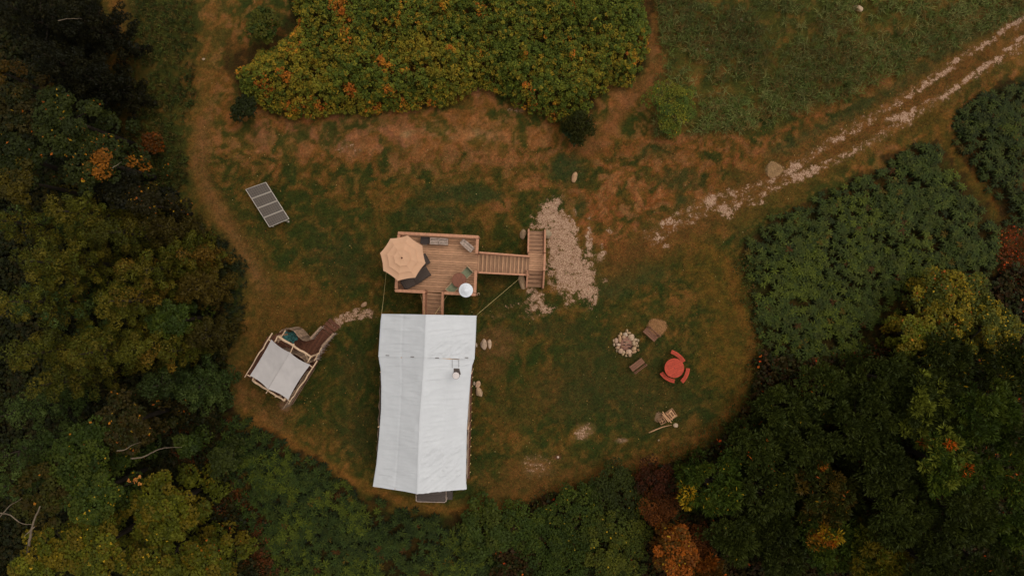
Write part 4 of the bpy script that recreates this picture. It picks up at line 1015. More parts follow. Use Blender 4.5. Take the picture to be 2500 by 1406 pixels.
grock(889, 744, 8, 5, 35, 'tan stone at the end of the gravel path left of the tent', (.78, .58, .44), 11)
grock(1403, 433, 6.5, 12, -15, 'lone tan boulder on the dark grass above the gravel', (.8, .6, .42), 12)
grock(2096, 22, 12, 7, -15, 'pale boulder in the long grass at the top right', (.95, .85, .74), 13)
grock(1810, 49, 3.5, 5, 30, 'small white stone in the long grass near the top', (1.0, .95, .9), 14)
grock(1725, 122, 4, 3, 0, 'small white stone in the long grass above the yellow green bush', (1.0, .95, .9), 15)
grock(1649.5, 1038.5, 5.6, 5.4, 0, 'white stone at the end of the long stick by the firewood', (1.0, .92, .82), 16)
grock(1362, 1115.5, 3, 3, 0, 'small white stone alone on the lower lawn', (1.05, .98, .95), 17)
grock(1511, 1158.5, 3.5, 2, -30, 'small cream stone at the lawn edge above the dark red bush', (1.0, .85, .62), 18)
grock(497, 145, 4, 3, 10, 'small cream stone on the worn track at the upper left', (.8, .7, .55), 19)
grock(1608, 1074, 2.5, 2, 10, 'tiny pale stone on the lawn below the firewood', (.8, .7, .55), 21)

# fire ring
fc = P(1528, 838, .1); fr = empty('fire_ring', (fc.x, fc.y, 0), 'round fire ring of stacked pale stones with an ash bed', 'fire pit')
z6 = lambda x, y: P(1480 + x / 15.62, 790 + y / 15.62, .12)
ringst = [(798, 275, 52, 60, (.95, .82, .6)), (855, 350, 85, 45, (.8, .68, .5)), (740, 405, 92, 80, (1, .98, .92)), (660, 520, 72, 65, (.85, .68, .55)), (565, 395, 55, 60, (.95, .78, .52)),
          (955, 520, 118, 125, (.95, .85, .74)), (525, 570, 68, 128, (.92, .7, .5)), (385, 655, 78, 95, (.86, .72, .66)), (283, 645, 35, 58, (.95, .85, .65)), (303, 790, 42, 62, (.98, .92, .78)),
          (455, 800, 88, 55, (1, .9, .84)), (440, 910, 85, 65, (.92, .74, .6)), (545, 1030, 95, 92, (.88, .72, .62)), (665, 1080, 52, 55, (1, .9, .76)), (632, 1165, 62, 52, (.95, .84, .58)),
          (750, 1225, 45, 42, (.9, .84, .62)), (860, 1060, 100, 88, (1, .84, .74)), (900, 1150, 75, 62, (.95, .8, .64)), (1050, 940, 88, 72, (.97, .8, .6)), (1075, 1050, 80, 88, (.78, .6, .42)),
          (1110, 610, 85, 52, (.95, .9, .76)), (1045, 750, 78, 90, (.82, .74, .6)), (1155, 740, 48, 52, (.98, .84, .72)), (1130, 850, 68, 60, (.72, .64, .48)), (1215, 640, 40, 52, (.9, .88, .72)),
          (1205, 850, 40, 55, (.6, .54, .38)), (1215, 1005, 52, 50, (.6, .45, .26)), (1000, 1100, 40, 55, (.9, .7, .55)), (905, 1225, 55, 40, (.8, .66, .5)), (770, 1120, 45, 50, (.8, .66, .5)),
          (490, 470, 50, 50, (.85, .7, .5)), (400, 1030, 30, 60, (.6, .56, .4))]
for i, (a, b, rx_, ry_, t) in enumerate(ringst):
    q = z6(a, b); inner = math.hypot(a - 760, b - 800) < 330
    rock('stone', q.x - fc.x, q.y - fc.y, .10 + (.07 if inner else 0), rx_ / 15.62 / 40 * 1.02, ry_ / 15.62 / 40 * 1.02, .12, 0, 100 + i, fr, t)
m = MB(); m.lathe([(0, .17), (.2, .16), (.33, .12), (.42, .04), (.45, 0)], n=28); m.build('ash_bed', M['ash'], fr, True)
rr = random.Random(5)
for a, b, a2, b2 in ((640, 800, 720, 830), (780, 800, 930, 815), (830, 900, 940, 960), (640, 700, 740, 715), (940, 850, 980, 930)):
    q1, q2 = z6(a, b), z6(a2, b2); m = MB(); m.tube([(q1.x - fc.x, q1.y - fc.y, .19), ((q1.x + q2.x) / 2 - fc.x, (q1.y + q2.y) / 2 - fc.y + .01, .2), (q2.x - fc.x, q2.y - fc.y, .19)], [.02, .026, .02], 7); m.build('charred_stick', M['soot'], fr)
for k in range(26):
    a = rr.uniform(0, 6.28); r_ = rr.uniform(.03, .36); rock('ash_stone', r_ * math.cos(a), r_ * math.sin(a), .15, rr.uniform(.02, .05), rr.uniform(.02, .04), .03, a, 300 + k, fr, (rr.uniform(.5, .8), rr.uniform(.4, .58), rr.uniform(.35, .5)))

# firewood: two crates, loose split logs
def open_crate(px_, py_, w, ang, label, tint):
    p = P(px_, py_, .3); e = empty('firewood_crate', (p.x, p.y, 0), label, 'crate', 'crates at the firewood pile', ang)
    m = MB(); m.box((0, 0, .02), (w - .04, w - .04, .02), tint=.5); m.build('bottom', M['wood'], e)
    m = MB()
    for s in (-1, 1):
        for z in (.09, .25): m.box((0, s * w / 2, z), (w + .02, .02, .09), tint=tint, var=.1); m.box((s * w / 2, 0, z), (.02, w - .03, .09), tint=tint, var=.1)
    m.build('side_slats', M['wood'], e); return e
def log(px_, py_, L, r, ang, z, label, tint=1.0, tilt=0.0):
    p = P(px_, py_, z); m = MB(); ca, sa = math.cos(ang), math.sin(ang); vs = []; k = 3 if r < .05 else 4
    o = MB(); d = Vector((ca, sa, tilt)) * L / 2; o.tube([Vector((0, 0, 0)) - d, d * .1, d], [r, r * 1.08, r * .9], 4 if r > .03 else 3, tint=tint)
    q = o.build('split_log', M['wood'], None); q.location = (p.x, p.y, z); tag(q, label, 'log', 'split logs on the firewood pile'); return q
open_crate(1617.5, 1027.5, .34, math.radians(30), 'small open wooden crate at the lower left of the firewood pile', .75)
open_crate(1639.5, 1012, .50, math.radians(34), 'bigger open wooden crate heaped with wood at the upper right of the firewood pile', 1.0)
rad = math.radians
LG = [(1623, 1013, .5, .035, -58, .30, 'pale cream split log along the left edge of the pile'), (1625, 1020, .62, .045, -52, .34, 'long orange split log lying across the middle of the pile'),
      (1630, 1021, .70, .04, -50, .38, 'longest split log, its end jutting below the pile'), (1634, 1017, .6, .03, -48, .40, 'thin split log on top of the middle of the pile'),
      (1621, 1022, .42, .03, -56, .26, 'greyish split log beside the small crate'), (1638, 1013, .40, .05, -55, .42, 'thick white faced split log in the bigger crate'),
      (1643, 1008, .42, .035, -54, .42, 'narrow split log at the right side of the bigger crate'), (1637, 1004, .2, .06, 36, .44, 'short chunky log at the top corner of the bigger crate'),
      (1646, 1016, .22, .05, 36, .40, 'short log at the right corner of the bigger crate'), (1631, 1010, .2, .05, 38, .36, 'short log at the left corner of the bigger crate'), (1640, 1022, .2, .045, 34, .36, 'short log at the lower corner of the bigger crate')]
for a, b, L, r, an, z, lb in LG: log(a, b, L, r, rad(an), z, lb, rr.uniform(.85, 1.2))
for k, (an, lb) in enumerate(((20, 'pale kindling stick crossed over another in the small crate'), (-70, 'tan kindling stick crossed under another in the small crate'))):
    q = log(1616.5, 1028, .26, .022, rad(an), .22 + k * .05, lb, 1.1)
pts = [P(1584, 1056, .03), P(1600, 1049, .06), P(1616, 1042.5, .08), P(1630, 1039, .07), P(1640, 1037, .05)]
m = MB(); m.tube(pts, [.035, .04, .032, .02, .012], 7); tag(m.build('long_stick', M['wood'], None, True), 'long thin pale stick lying on the grass below the firewood', 'stick')

# ------------------------------------------------------------------ foliage generators
def leaves(c, d, s, L, Wd, col, lift=0.0):
    """diamond leaves: centres c, long axis d, side s, lengths, widths, colours; lift folds the leaf"""
    d = d / (np.linalg.norm(d, axis=1, keepdims=True) + 1e-9)
    s = s - d * np.sum(s * d, 1, keepdims=True); s = s / (np.linalg.norm(s, axis=1, keepdims=True) + 1e-9)
    L = np.asarray(L)[:, None] / 2; Wd = np.asarray(Wd)[:, None] / 2
    V = np.stack([c - d * L, c + s * Wd + d * L * .1, c + d * L, c - s * Wd + d * L * .1], 1).reshape(-1, 3)
    F_ = np.arange(len(c) * 4).reshape(-1, 4); return V, F_, np.repeat(col, 4, 0)
def pal(rng, n, cols, wts):
    k = rng.choice(len(cols), n, p=np.array(wts) / sum(wts)); return np.array(cols)[k]
def clump_leaves(rng, cen, rad, n, cols, size, flat=.6, fleck=None, pf=0.0, needle=False):
    """cen (m,3), rad (m,), n leaves per clump; cols (m,3)"""
    m = len(cen); idx = np.repeat(np.arange(m), n); N_ = m * n
    if needle == 'cloud': cols = cols.copy()
    dr = rng.normal(size=(N_, 3)); dr[:, 2] = np.abs(dr[:, 2]) * .9 - .15; dr /= np.linalg.norm(dr, axis=1, keepdims=True)
    rr_ = rad[idx] * rng.uniform(.45, 1.0, N_) ** .6
    pos = cen[idx] + dr * rr_[:, None] * np.array([1, 1, flat])
    if needle == 'cloud':
        nrm = dr + rng.normal(size=(N_, 3)) * .38 + np.array([0, 0, .15]); d = np.cross(nrm, rng.normal(size=(N_, 3))); s = np.cross(nrm, d); L = size * rng.uniform(.6, 1.3, N_); Wd = L * .55
        pos = cen[idx] + dr * (rad[idx] * rng.uniform(.72, 1.06, N_))[:, None] * np.array([1, 1, flat])
        kf = rng.random(N_) < .3; d[kf] = (dr + rng.normal(size=(N_, 3)) * .4)[kf]; s[kf] = rng.normal(size=(int(kf.sum()), 3)); L[kf] *= 1.5; Wd[kf] *= .5
    elif needle:
        d = dr + rng.normal(size=(N_, 3)) * .35 + np.array([0, 0, .25]); s = rng.normal(size=(N_, 3)); L = size * rng.uniform(.7, 1.4, N_); Wd = L * (.34 if size < .2 else .26)
    else:
        d = rng.normal(size=(N_, 3)) * np.array([1, 1, .35]); nrm = dr * .5 + rng.normal(size=(N_, 3)) * .45 + np.array([0, 0, .8]); s = np.cross(d, nrm); L = size * rng.uniform(.7, 1.35, N_); Wd = L * rng.uniform(.6, .85, N_)
    col = cols[idx] * rng.uniform(.72, 1.3, (N_, 1))
    if fleck is not None and pf > 0:
        k = rng.random(N_) < pf; col[k] = pal(rng, int(k.sum()), fleck, [1] * len(fleck)) * rng.uniform(.7, 1.25, (int(k.sum()), 1))
    return leaves(pos, d, s, L, Wd, col)
def merge(parts):
    Vs, Fs, Cs = [], [], []; b = 0
    for V, F_, Cc in parts: Vs.append(V); Fs.append(F_ + b); Cs.append(Cc); b += len(V)
    return np.vstack(Vs), np.vstack(Fs), np.vstack(Cs)

FK = np.array([1.10, 1.06, .46])
OL = [lin(82, 80, 30), lin(72, 74, 30), lin(94, 84, 34)]           # olive pine
BLU = [lin(72, 84, 54), lin(60, 74, 48)]                            # bluish pine
DK = [lin(32, 30, 16), lin(25, 25, 14)]                             # very dark conifer, with the corner vignette put into its colour
GR = [lin(66, 80, 36), lin(56, 70, 34), lin(76, 86, 36)]            # plain green broadleaf
DG = [lin(58, 64, 32), lin(50, 57, 30)]                             # dark green broadleaf
YG = [lin(104, 104, 34), lin(88, 92, 32), lin(116, 100, 32)]        # yellow green
YO = [lin(112, 98, 32), lin(84, 82, 32), lin(66, 70, 32)]        # yellow / gold
RU = [lin(120, 66, 30), lin(98, 54, 26)]                            # rust
RD = [lin(84, 40, 22), lin(66, 38, 22)]                             # dark red brown
OR = [lin(186, 100, 34), lin(150, 86, 32), lin(120, 82, 32)]        # orange
F_OR = [lin(176, 110, 44), lin(160, 84, 34), lin(170, 130, 44)]
F_YE = [lin(190, 150, 48), lin(160, 130, 40)]
F_RE = [lin(190, 70, 36), lin(200, 96, 40)]
def tree(px_, py_, rpx, zt, kind, cols, label, fleck=None, pf=0.0, seed=0, dens=1.0, extra=None, name=None, cat='tree', leaf=None, group=None, k=1.0, tuft=False):
    """crown centre seen at (px,py) with radius rpx; zt = height of the tree"""
    rng = np.random.default_rng(seed * 7 + int(px_) + int(py_) * 3 + 11)
    zm = zt * (.78 if kind != 'shrub' else .6); p = P(px_, py_, zm); R_ = rpx / 40.0 * (H - zm) / H
    nm = name or {'pine': 'pine_tree', 'broad': 'broadleaf_tree', 'shrub': 'shrub'}[kind]
    e = empty(nm, (p.x, p.y, 0), label, cat, group)
    cols = [np.array(c) * k for c in cols]
    cen, rad_, rays = [], [], []
    R_ = max(R_ - (.32 if kind != 'shrub' else .12), .3)
    if kind == 'pine':
        z0 = zt * .12; nbv = int(22 + R_ * 10)
        for i in range(nbv):
            f = (i + rng.uniform(0, 1)) / nbv; z = z0 + (zt - z0) * f + rng.uniform(-.3, .3); Lb = (R_ * (1 - f ** 2.6) * rng.uniform(.62, 1.15) + .2); a = i * 2.39996 + rng.uniform(-.35, .35)
            rays.append((a, Lb, z)); nn_ = max(1, int(Lb / .3))
            for q in range(nn_):
                r_ = Lb * (q + .9) / nn_; aa = a + rng.normal() * .07
                cen.append((r_ * math.cos(aa), r_ * math.sin(aa), z + .10 * r_ + rng.uniform(-.12, .12))); rad_.append(rng.uniform(.24, .40) * (1.05 - .35 * q / nn_))
        nl = int(95 * dens); flat = .7; needle = 'cloud'; size = leaf or .13
    else:
        dome = R_ * .75 if kind == 'broad' else zt * .62; z0 = zt - dome if kind == 'broad' else zt * .30; dome = dome * 1.0
        n = int(R_ * R_ * 24) + 10
        lobes = [(rng.uniform(0, 6.28), rng.uniform(.45, .8) * R_, rng.uniform(.3, .5) * R_) for _ in range(7)]
        for i in range(n):
            r_ = R_ * math.sqrt(rng.uniform(0, 1)) ; a = rng.uniform(0, 6.28); out_ = 1 + .18 * math.sin(a * 3 + seed) + .12 * math.sin(a * 5 + seed * 2.1); r_ *= out_
            hgt = math.sqrt(max(0, 1 - (r_ / (R_ * 1.32)) ** 2))
            x, y = r_ * math.cos(a), r_ * math.sin(a)
            bmp = max(math.exp(-((x - lr * math.cos(la)) ** 2 + (y - lr * math.sin(la)) ** 2) / (2 * (ls * .6) ** 2)) for la, lr, ls in lobes)
            z = z0 + dome * hgt * (.62 + .38 * bmp) + rng.uniform(-.25, .1); cen.append((x, y, z)); rad_.append(rng.uniform(.26, .46))
            if i % 9 == 0: rays.append((a, r_, z - .3))
        if kind != 'shrub':
            for i in range(int(n * .45)):       # lower skirt of the crown
                a = rng.uniform(0, 6.28); r_ = R_ * rng.uniform(.55, 1.0); cen.append((r_ * math.cos(a), r_ * math.sin(a), rng.uniform(.12, .8) * z0)); rad_.append(rng.uniform(.3, .5))
        nl = int(76 * dens); flat = .65; needle = tuft; size = leaf or (.27 if tuft else .15)
    cen = np.array(cen); rad_ = np.array(rad_); mcl = len(cen)
    cc_ = pal(rng, mcl, cols, [1] * len(cols)) * rng.uniform(.82, 1.16, (mcl, 1)) * (1.0 if kind == 'pine' else 1)
    if extra:                              # (dx,dy,radius in crown fractions, colour list): a patch of other colour
        for dx, dy, er, ec in extra:
            kk = np.hypot(cen[:, 0] / R_ - dx, cen[:, 1] / R_ - dy) < er * rng.uniform(.4, 1.5, len(cen))
            if kk.sum(): cc_[kk] = pal(rng, int(kk.sum()), ec, [1] * len(ec)) * rng.uniform(.75, 1.2, (int(kk.sum()), 1))
    V, F_, Cc = clump_leaves(rng, cen, rad_, nl, cc_, size, flat, fleck, pf * .22, needle)
    raw_mesh('crown', V, F_, M['leaf'], e, Cc * FK)
    m = MB(); tr = .07 + R_ * .05 if kind != 'shrub' else .04
    top = zt * .93 if kind != 'shrub' else zt * .6; x1, y1 = rng.uniform(-.15, .15), rng.uniform(-.15, .15)
    m.tube([(0, 0, -.1), (x1 * .5, y1 * .5, top * .4), (x1, y1, top * .75), (x1 * .5, y1, top)], [tr * 1.25, tr, tr * .6, tr * .18], 8)
    for a, Lb, z in rays[:26]:
        zb = min(max(z - Lb * .25, zt * .15), top); m.tube([(x1 * zb / top, y1 * zb / top, zb), (Lb * .5 * math.cos(a), Lb * .5 * math.sin(a), (z + zb) / 2 + .05), (Lb * .92 * math.cos(a), Lb * .92 * math.sin(a), z)], [tr * .42, tr * .26, .012], 5)
    m.build('trunk', M['bark'], e, True)
    return e

# ------------------------------------------------------------------ trees of the left wood
TG = 'trees of the left wood'
LT = [
 (60, 40, 105, 11, 'pine', DK, 'almost black conifer filling the upper left corner', {}),
 (190, 40, 90, 10, 'pine', DK, 'dark conifer at the top, second crown in from the left corner', {}),
 (140, 150, 95, 11, 'pine', DK, 'dark conifer below the two corner conifers, with a bare pale twig at its right', {}),
 (225, 190, 75, 9, 'pine', DK, 'dark narrow conifer at the edge of the rough grass, upper left', {}),
 (15, 190, 62, 10, 'broad', [lin(84, 62, 22), lin(66, 54, 22)], 'brownish gold crown cut by the left edge below the corner conifer', dict(k=.7)),
 (80, 280, 80, 10, 'broad', [lin(60, 52, 22), lin(44, 46, 22)], 'dim olive broadleaf crown near the left edge below the brownish gold crown', dict(fleck=F_OR, pf=.03, k=.75)),
 (185, 300, 85, 10, 'broad', DG, 'dark green crown with scattered orange leaves, upper one of two flecked trees', dict(fleck=F_OR, pf=.06, k=.8)),
 (250, 395, 80, 9.5, 'broad', DG, 'dark green crown most heavily flecked with orange leaves', dict(fleck=F_OR, pf=.15, k=.75, extra=[(.4, -.2, .4, [lin(140, 86, 34), lin(70, 60, 26)])])),
 (60, 395, 85, 10, 'broad', DG, 'dim green crown at the left edge above the olive pines', dict(fleck=F_OR, pf=.03, k=.6)),
 (85, 450, 60, 10, 'broad', [lin(86, 74, 24), lin(70, 62, 24)], 'small yellowish olive crown just above the left olive pines', dict(k=.75)),
 (320, 470, 55, 8, 'broad', DK, 'low dark crown between the flecked trees and the mown track', dict(k=.9)),
 (370, 500, 48, 8, 'broad', [lin(52, 46, 20)], 'small black brown crown sprinkled with orange leaves near the track', dict(fleck=F_OR, pf=.16, k=.6)),
 (185, 520, 82, 12, 'pine', OL, 'olive pine directly below the orange flecked trees', {}),
 (25, 545, 70, 12, 'pine', OL + BLU, 'olive pine cut by the left edge, upper one', {}),
 (285, 570, 72, 11, 'pine', OL, 'dim olive pine beside the dark gap in the left wood', dict(k=.7)),
 (120, 640, 108, 13, 'pine', OL, 'broad olive pine left of the dark diagonal gap', {}),
 (400, 560, 55, 9, 'pine', [lin(70, 60, 28)], 'dim brown olive pine at the wood edge level with the solar panels', dict(k=.8)),
 (445, 620, 78, 11, 'pine', OL, 'olive brown pine pushing out towards the mown track', dict(extra=[(.5, -.1, .4, [lin(104, 78, 36)])])),
 (340, 660, 68, 12, 'pine', OL, 'olive pine with yellow brown tips in the middle of the wood edge', dict(extra=[(-.4, .4, .3, [lin(110, 84, 36)])])),
 (300, 740, 95, 13, 'pine', OL, 'big olive pine in the centre of the left wood', dict(extra=[(.6, .3, .45, [lin(106, 84, 36), lin(96, 78, 34)])])),
 (70, 740, 95, 13, 'pine', OL + BLU, 'olive pine with orange sprinkled tips near the left edge', dict(fleck=F_OR, pf=.02)),
 (475, 700, 55, 9, 'pine', [lin(80, 66, 32)], 'brown olive pine crown facing the curve of the mown track', {}),
 (430, 780, 55, 7.5, 'broad', GR, 'dark leafy green tree inside the ring of olive pines', dict(k=.75)),
 (500, 820, 52, 8, 'pine', [lin(66, 58, 28)], 'low brownish pine beside the canvas pavilion clearing', dict(k=.85)),
 (230, 860, 82, 12, 'pine', OL, 'olive pine with a pointed lower right lobe, lower middle of the wood', {}),
 (95, 860, 88, 12, 'pine', OL, 'olive pine above the bluish crowns at the left edge', {}),
 (350, 850, 88, 12, 'pine', OL, 'olive pine with a golden lower right edge left of the pavilion', dict(extra=[(.3, -.4, .4, [lin(108, 84, 38)])])),
 (425, 850, 50, 11, 'pine', OL, 'small olive pine between the golden edged pine and the pavilion', {}),
 (480, 950, 75, 10, 'pine', BLU, 'grey green pine left of the lower corner of the pavilion', dict(k=.85)),
 (390, 940, 60, 9, 'pine', BLU, 'dim grey green pine left of the brighter grey green pine', dict(k=.55)),
 (140, 935, 60, 11, 'pine', OL, 'small olive pine overlooking the black hollow', dict(k=.85)),
 (45, 1005, 52, 11, 'pine', BLU, 'grey green pine at the left edge, upper of three', dict()),
 (50, 1105, 58, 11, 'pine', BLU, 'grey green pine at the left edge, middle of three', dict(k=.95)),
 (25, 1180, 62, 11, 'pine', BLU, 'grey green pine at the left edge, lowest of three, above the pale limbs', dict()),
 (320, 1030, 80, 8, 'broad', [lin(60, 50, 22), lin(50, 50, 24)], 'olive brown leafy crown dotted with orange below the pines', dict(fleck=F_OR, pf=.08, k=.8)),
 (220, 1100, 88, 9, 'broad', GR, 'green leafy crown between the bluish pines and the dead branches', dict(fleck=F_OR, pf=.04, k=.72)),
 (130, 1190, 82, 9, 'broad', [lin(66, 56, 24), lin(62, 62, 26)], 'olive leafy crown right of the lowest bluish pine', dict(fleck=F_OR, pf=.03, k=.8)),
 (245, 1200, 80, 9, 'broad', GR, 'leafy crown left of the small orange leaf sprig', dict(fleck=F_YE, pf=.05, k=.78)),
 (415, 1240, 92, 9, 'broad', YG, 'round yellow green crown, brightest of the lower left', dict(k=.72)),
 (130, 1350, 78, 9, 'broad', YG, 'yellow green crown beside the pale leaning trunk', dict(fleck=F_YE, pf=.08, k=.8)),
 (255, 1330, 88, 9, 'broad', YG, 'yellow green crown with golden leaves at the bottom edge, second from the pale trunk', dict(fleck=F_YE, pf=.07, k=.7)),
 (390, 1375, 80, 8.5, 'broad', YG, 'dim yellow green crown at the bottom edge below the bright round crown', dict(fleck=F_YE, pf=.04, k=.62)),
 (510, 1370, 78, 8, 'broad', YG, 'yellow green crown at the bottom edge beside the rust weeds', dict(fleck=F_OR, pf=.05, k=.65)),
 (545, 1120, 42, 4, 'broad', DG, 'small green sapling between rust weeds and the blue green patch', dict(k=.9)),
 (470, 1080, 34, 5, 'broad', GR, 'small green sapling beside the right dead branch', dict(k=.6)),
]
for i, (a, b, r_, z, kd, co, lb, kw) in enumerate(LT): tree(a, b, r_, min(z * .74, 9.5 - 4.5 * float(sstep(250, 450, a))), kd, co, lb, seed=i + 1, group=TG, **kw)
TG2 = 'trees of the lower right wood'
GF = lin(100, 104, 50)
RT = [
 (2330, 745, 98, 8, 'broad', YO, 'yellow crown, upper left and largest of the gold trees', dict(fleck=F_YE + F_OR, pf=.25, k=.8, extra=[(-.25, -.3, .2, OR)])),
 (2420, 800, 70, 8, 'broad', YO, 'gold yellow crown at the right edge beside the largest gold tree', dict(fleck=F_YE, pf=.3, k=.8)),
 (2240, 820, 60, 6, 'broad', YG, 'dim yellow green crown at the lower left of the gold trees', dict(fleck=F_OR, pf=.08, k=.6)),
 (2300, 890, 82, 8, 'broad', DG, 'dark green crown under the gold trees with few yellow leaves', dict(fleck=F_YE, pf=.04, k=.6)),
 (2450, 900, 72, 9, 'broad', DG, 'dark crown at the right edge flecked with gold below the gold trees', dict(fleck=F_YE, pf=.08, k=.6)),
 (2160, 930, 80, 7, 'broad', DG, 'dark blue green crown right of the star leaved thicket', dict(k=.8)),
 (2020, 960, 82, 5, 'broad', DG, 'dull green crown just below the star leaved thicket', dict(fleck=F_OR, pf=.02, k=.9)),
 (1915, 1010, 72, 4.5, 'broad', DG, 'green crown nearest the lawn on its right side', dict(fleck=F_YE, pf=.02, k=.9)),
 (2100, 1040, 90, 7, 'broad', DG, 'dark green crown in the middle of the lower right wood', dict(k=.75)),
 (2260, 990, 88, 9, 'broad', DG + [GF], 'green crown left of the two right edge crowns, with bright tufts', dict(k=.75)),
 (2390, 1010, 88, 9, 'broad', GR, 'wide green crown towards the right edge, above the red tipped one', dict(k=.65)),
 (2485, 1060, 58, 9, 'broad', DG, 'green crown cut by the right edge at mid wood', dict(fleck=F_OR, pf=.04, k=.7)),
 (1855, 1100, 75, 4.5, 'broad', DG, 'low green crown at the lawn corner, mixed with red leaves', dict(fleck=F_RE, pf=.04, k=.85)),
 (1970, 1100, 72, 6, 'broad', DG, 'green crown behind the low corner crown, with one orange patch', dict(k=.75, extra=[(.3, -.5, .2, OR)])),
 (2150, 1140, 72, 8, 'broad', DG, 'dark green crown left of the red tipped tree', dict(k=.65)),
 (2300, 1130, 82, 10, 'broad', GR + [GF], 'bright green tree whose top tips are turning red', dict(k=.8, extra=[(0, .62, .16, F_RE), (.35, .5, .1, F_RE), (.4, -.15, .1, F_RE)])),
 (2430, 1160, 80, 9, 'broad', GR, 'green crown with orange tips right of the red tipped tree', dict(fleck=F_OR, pf=.05, k=.65)),
 (1740, 1190, 88, 5, 'broad', GR, 'green crown full of small yellow leaves, with a bright gold lump on its left', dict(fleck=F_YE, pf=.09, k=.68, extra=[(-.85, -.15, .25, F_YE)])),
 (1870, 1210, 82, 6, 'broad', DG, 'dark green crown right of the yellow speckled one', dict(fleck=F_YE, pf=.02, k=.72)),
 (2010, 1215, 84, 7, 'broad', [lin(84, 66, 28), lin(60, 62, 30)], 'crown of mixed orange brown and green leaves in the middle of the wood', dict(fleck=F_OR, pf=.05, k=.6)),
 (2190, 1250, 88, 9, 'broad', DG, 'blue green crown below the red tipped tree', dict(k=.8)),
 (2340, 1250, 88, 10, 'broad', DG, 'dark green crown in the lower right with long leaf tufts', dict(k=.72)),
 (2460, 1280, 72, 9, 'broad', GR, 'olive green crown at the right edge near the lower corner', dict(k=.6)),
 (1790, 1300, 78, 6, 'broad', DG, 'green crown right of the orange tree, above the bottom edge', dict(fleck=F_YE, pf=.02, k=.72)),
 (1900, 1330, 84, 7, 'broad', DG, 'almost black green crown at the bottom, second right of the orange tree', dict(k=.5)),
 (2020, 1320, 78, 7, 'broad', GR, 'dim green crown with a gold patch on its upper left', dict(k=.6, extra=[(-.3, .3, .38, F_YE + OR)])),
 (2130, 1365, 84, 8, 'broad', YG, 'dim yellow green crown on the bottom edge between dark crowns', dict(k=.45)),
 (2270, 1380, 84, 9, 'broad', DG, 'dark crown on the bottom edge, left of the corner crown', dict(k=.6)),
 (2420, 1385, 88, 9, 'broad', DG, 'dark crown filling the bottom right corner', dict(fleck=F_OR, pf=.02, k=.55)),
 (1650, 1345, 66, 5, 'broad', OR, 'bright orange tree at the bottom edge', dict(fleck=F_OR, pf=.2, k=.36)),
 (1720, 1385, 48, 5, 'broad', OR, 'orange brown crown touching the right side of the bright orange tree', dict(k=.28)),
 (1715, 1315, 38, 4, 'shrub', RU, 'rust brown bush above the right side of the orange tree', dict(k=.5, leaf=.09)),
 (1605, 1235, 48, 3, 'shrub', RU, 'large soft rust red bush above the orange tree', dict(k=.5, leaf=.08)),
 (1600, 1170, 46, 3, 'shrub', RD, 'dark red brown bush at the lawn edge above the rust bush', dict(k=.42, leaf=.10)),
 (1500, 1215, 78, 2.0, 'shrub', DG, 'green spreading bush left of the dark red brown bush', dict(fleck=F_YE, pf=.02, k=.62, leaf=.11)),
 (1400, 1265, 88, 2.2, 'shrub', GR, 'green spreading bush next in from the lawn edge, below the tan spot', dict(fleck=F_YE, pf=.02, k=.52, leaf=.11)),
 (1500, 1330, 98, 2.6, 'shrub', [lin(84, 86, 36), lin(66, 74, 34)], 'olive green spreading bush with yellow shoots left of the orange tree', dict(fleck=F_YE, pf=.03, k=.62, leaf=.11)),
 (1370, 1370, 90, 2.2, 'shrub', GR, 'dark green spreading bush on the bottom edge left of centre', dict(k=.5, leaf=.11)),
 (1285, 1290, 66, 1.8, 'shrub', GR, 'small green spreading bush beside the blue green patch', dict(k=.6, leaf=.11)),
 (1190, 1290, 70, 1.8, 'shrub', [lin(84, 92, 44), lin(70, 84, 44)], 'light green spreading shrub below the tent, right of the blue green patch', dict(k=.48)),
]
for i, (a, b, r_, z, kd, co, lb, kw) in enumerate(RT): kw.setdefault('tuft', a > 1700 and b > 860 and kd == 'broad'); kw['k'] = kw.get('k', 1) * 1.45; tree(a, b, r_, min(z * .7, 3.4 + 3 * float(sstep(1900, 2450, a)) * float(sstep(780, 1100, b))), kd, co, lb, seed=i + 101, group=TG2 if kd == 'broad' else 'shrubs along the lower wood edge', cat='tree' if kd == 'broad' else 'shrub', **kw)
# single bushes
tree(1640, 255, 62, 2.2, 'shrub', [lin(112, 112, 50), lin(92, 102, 48), lin(76, 92, 48)], 'round yellow green bush alone at the corner of the long grass', seed=301, cat='bush', name='bush', leaf=.09, k=1.0, fleck=F_YE, pf=.04)
tree(1418, 300, 44, 2.6, 'pine', [lin(48, 52, 24), lin(58, 58, 28)], 'dark drooping fir at the lower tip of the big thicket', seed=302, k=.9)
tree(645, 62, 38, 2.4, 'shrub', [lin(58, 70, 34), lin(84, 84, 38)], 'dark green bush standing off the upper left corner of the thicket', seed=303, cat='bush', name='bush', k=.85)
tree(598, 262, 30, 2.0, 'shrub', [lin(44, 50, 24)], 'low black green bush under the left end of the thicket', seed=304, cat='bush', name='bush', k=.7)
tree(1395, 325, 22, 1.0, 'shrub', [lin(56, 70, 54)], 'small blue green bush just below the dark fir', seed=305, cat='bush', name='bush', k=.9)
tree(368, 355, 26, 1.6, 'shrub', OR, 'small orange bush in the rough grass beside the left wood', seed=306, cat='bush', name='bush', k=.32, dens=.6)

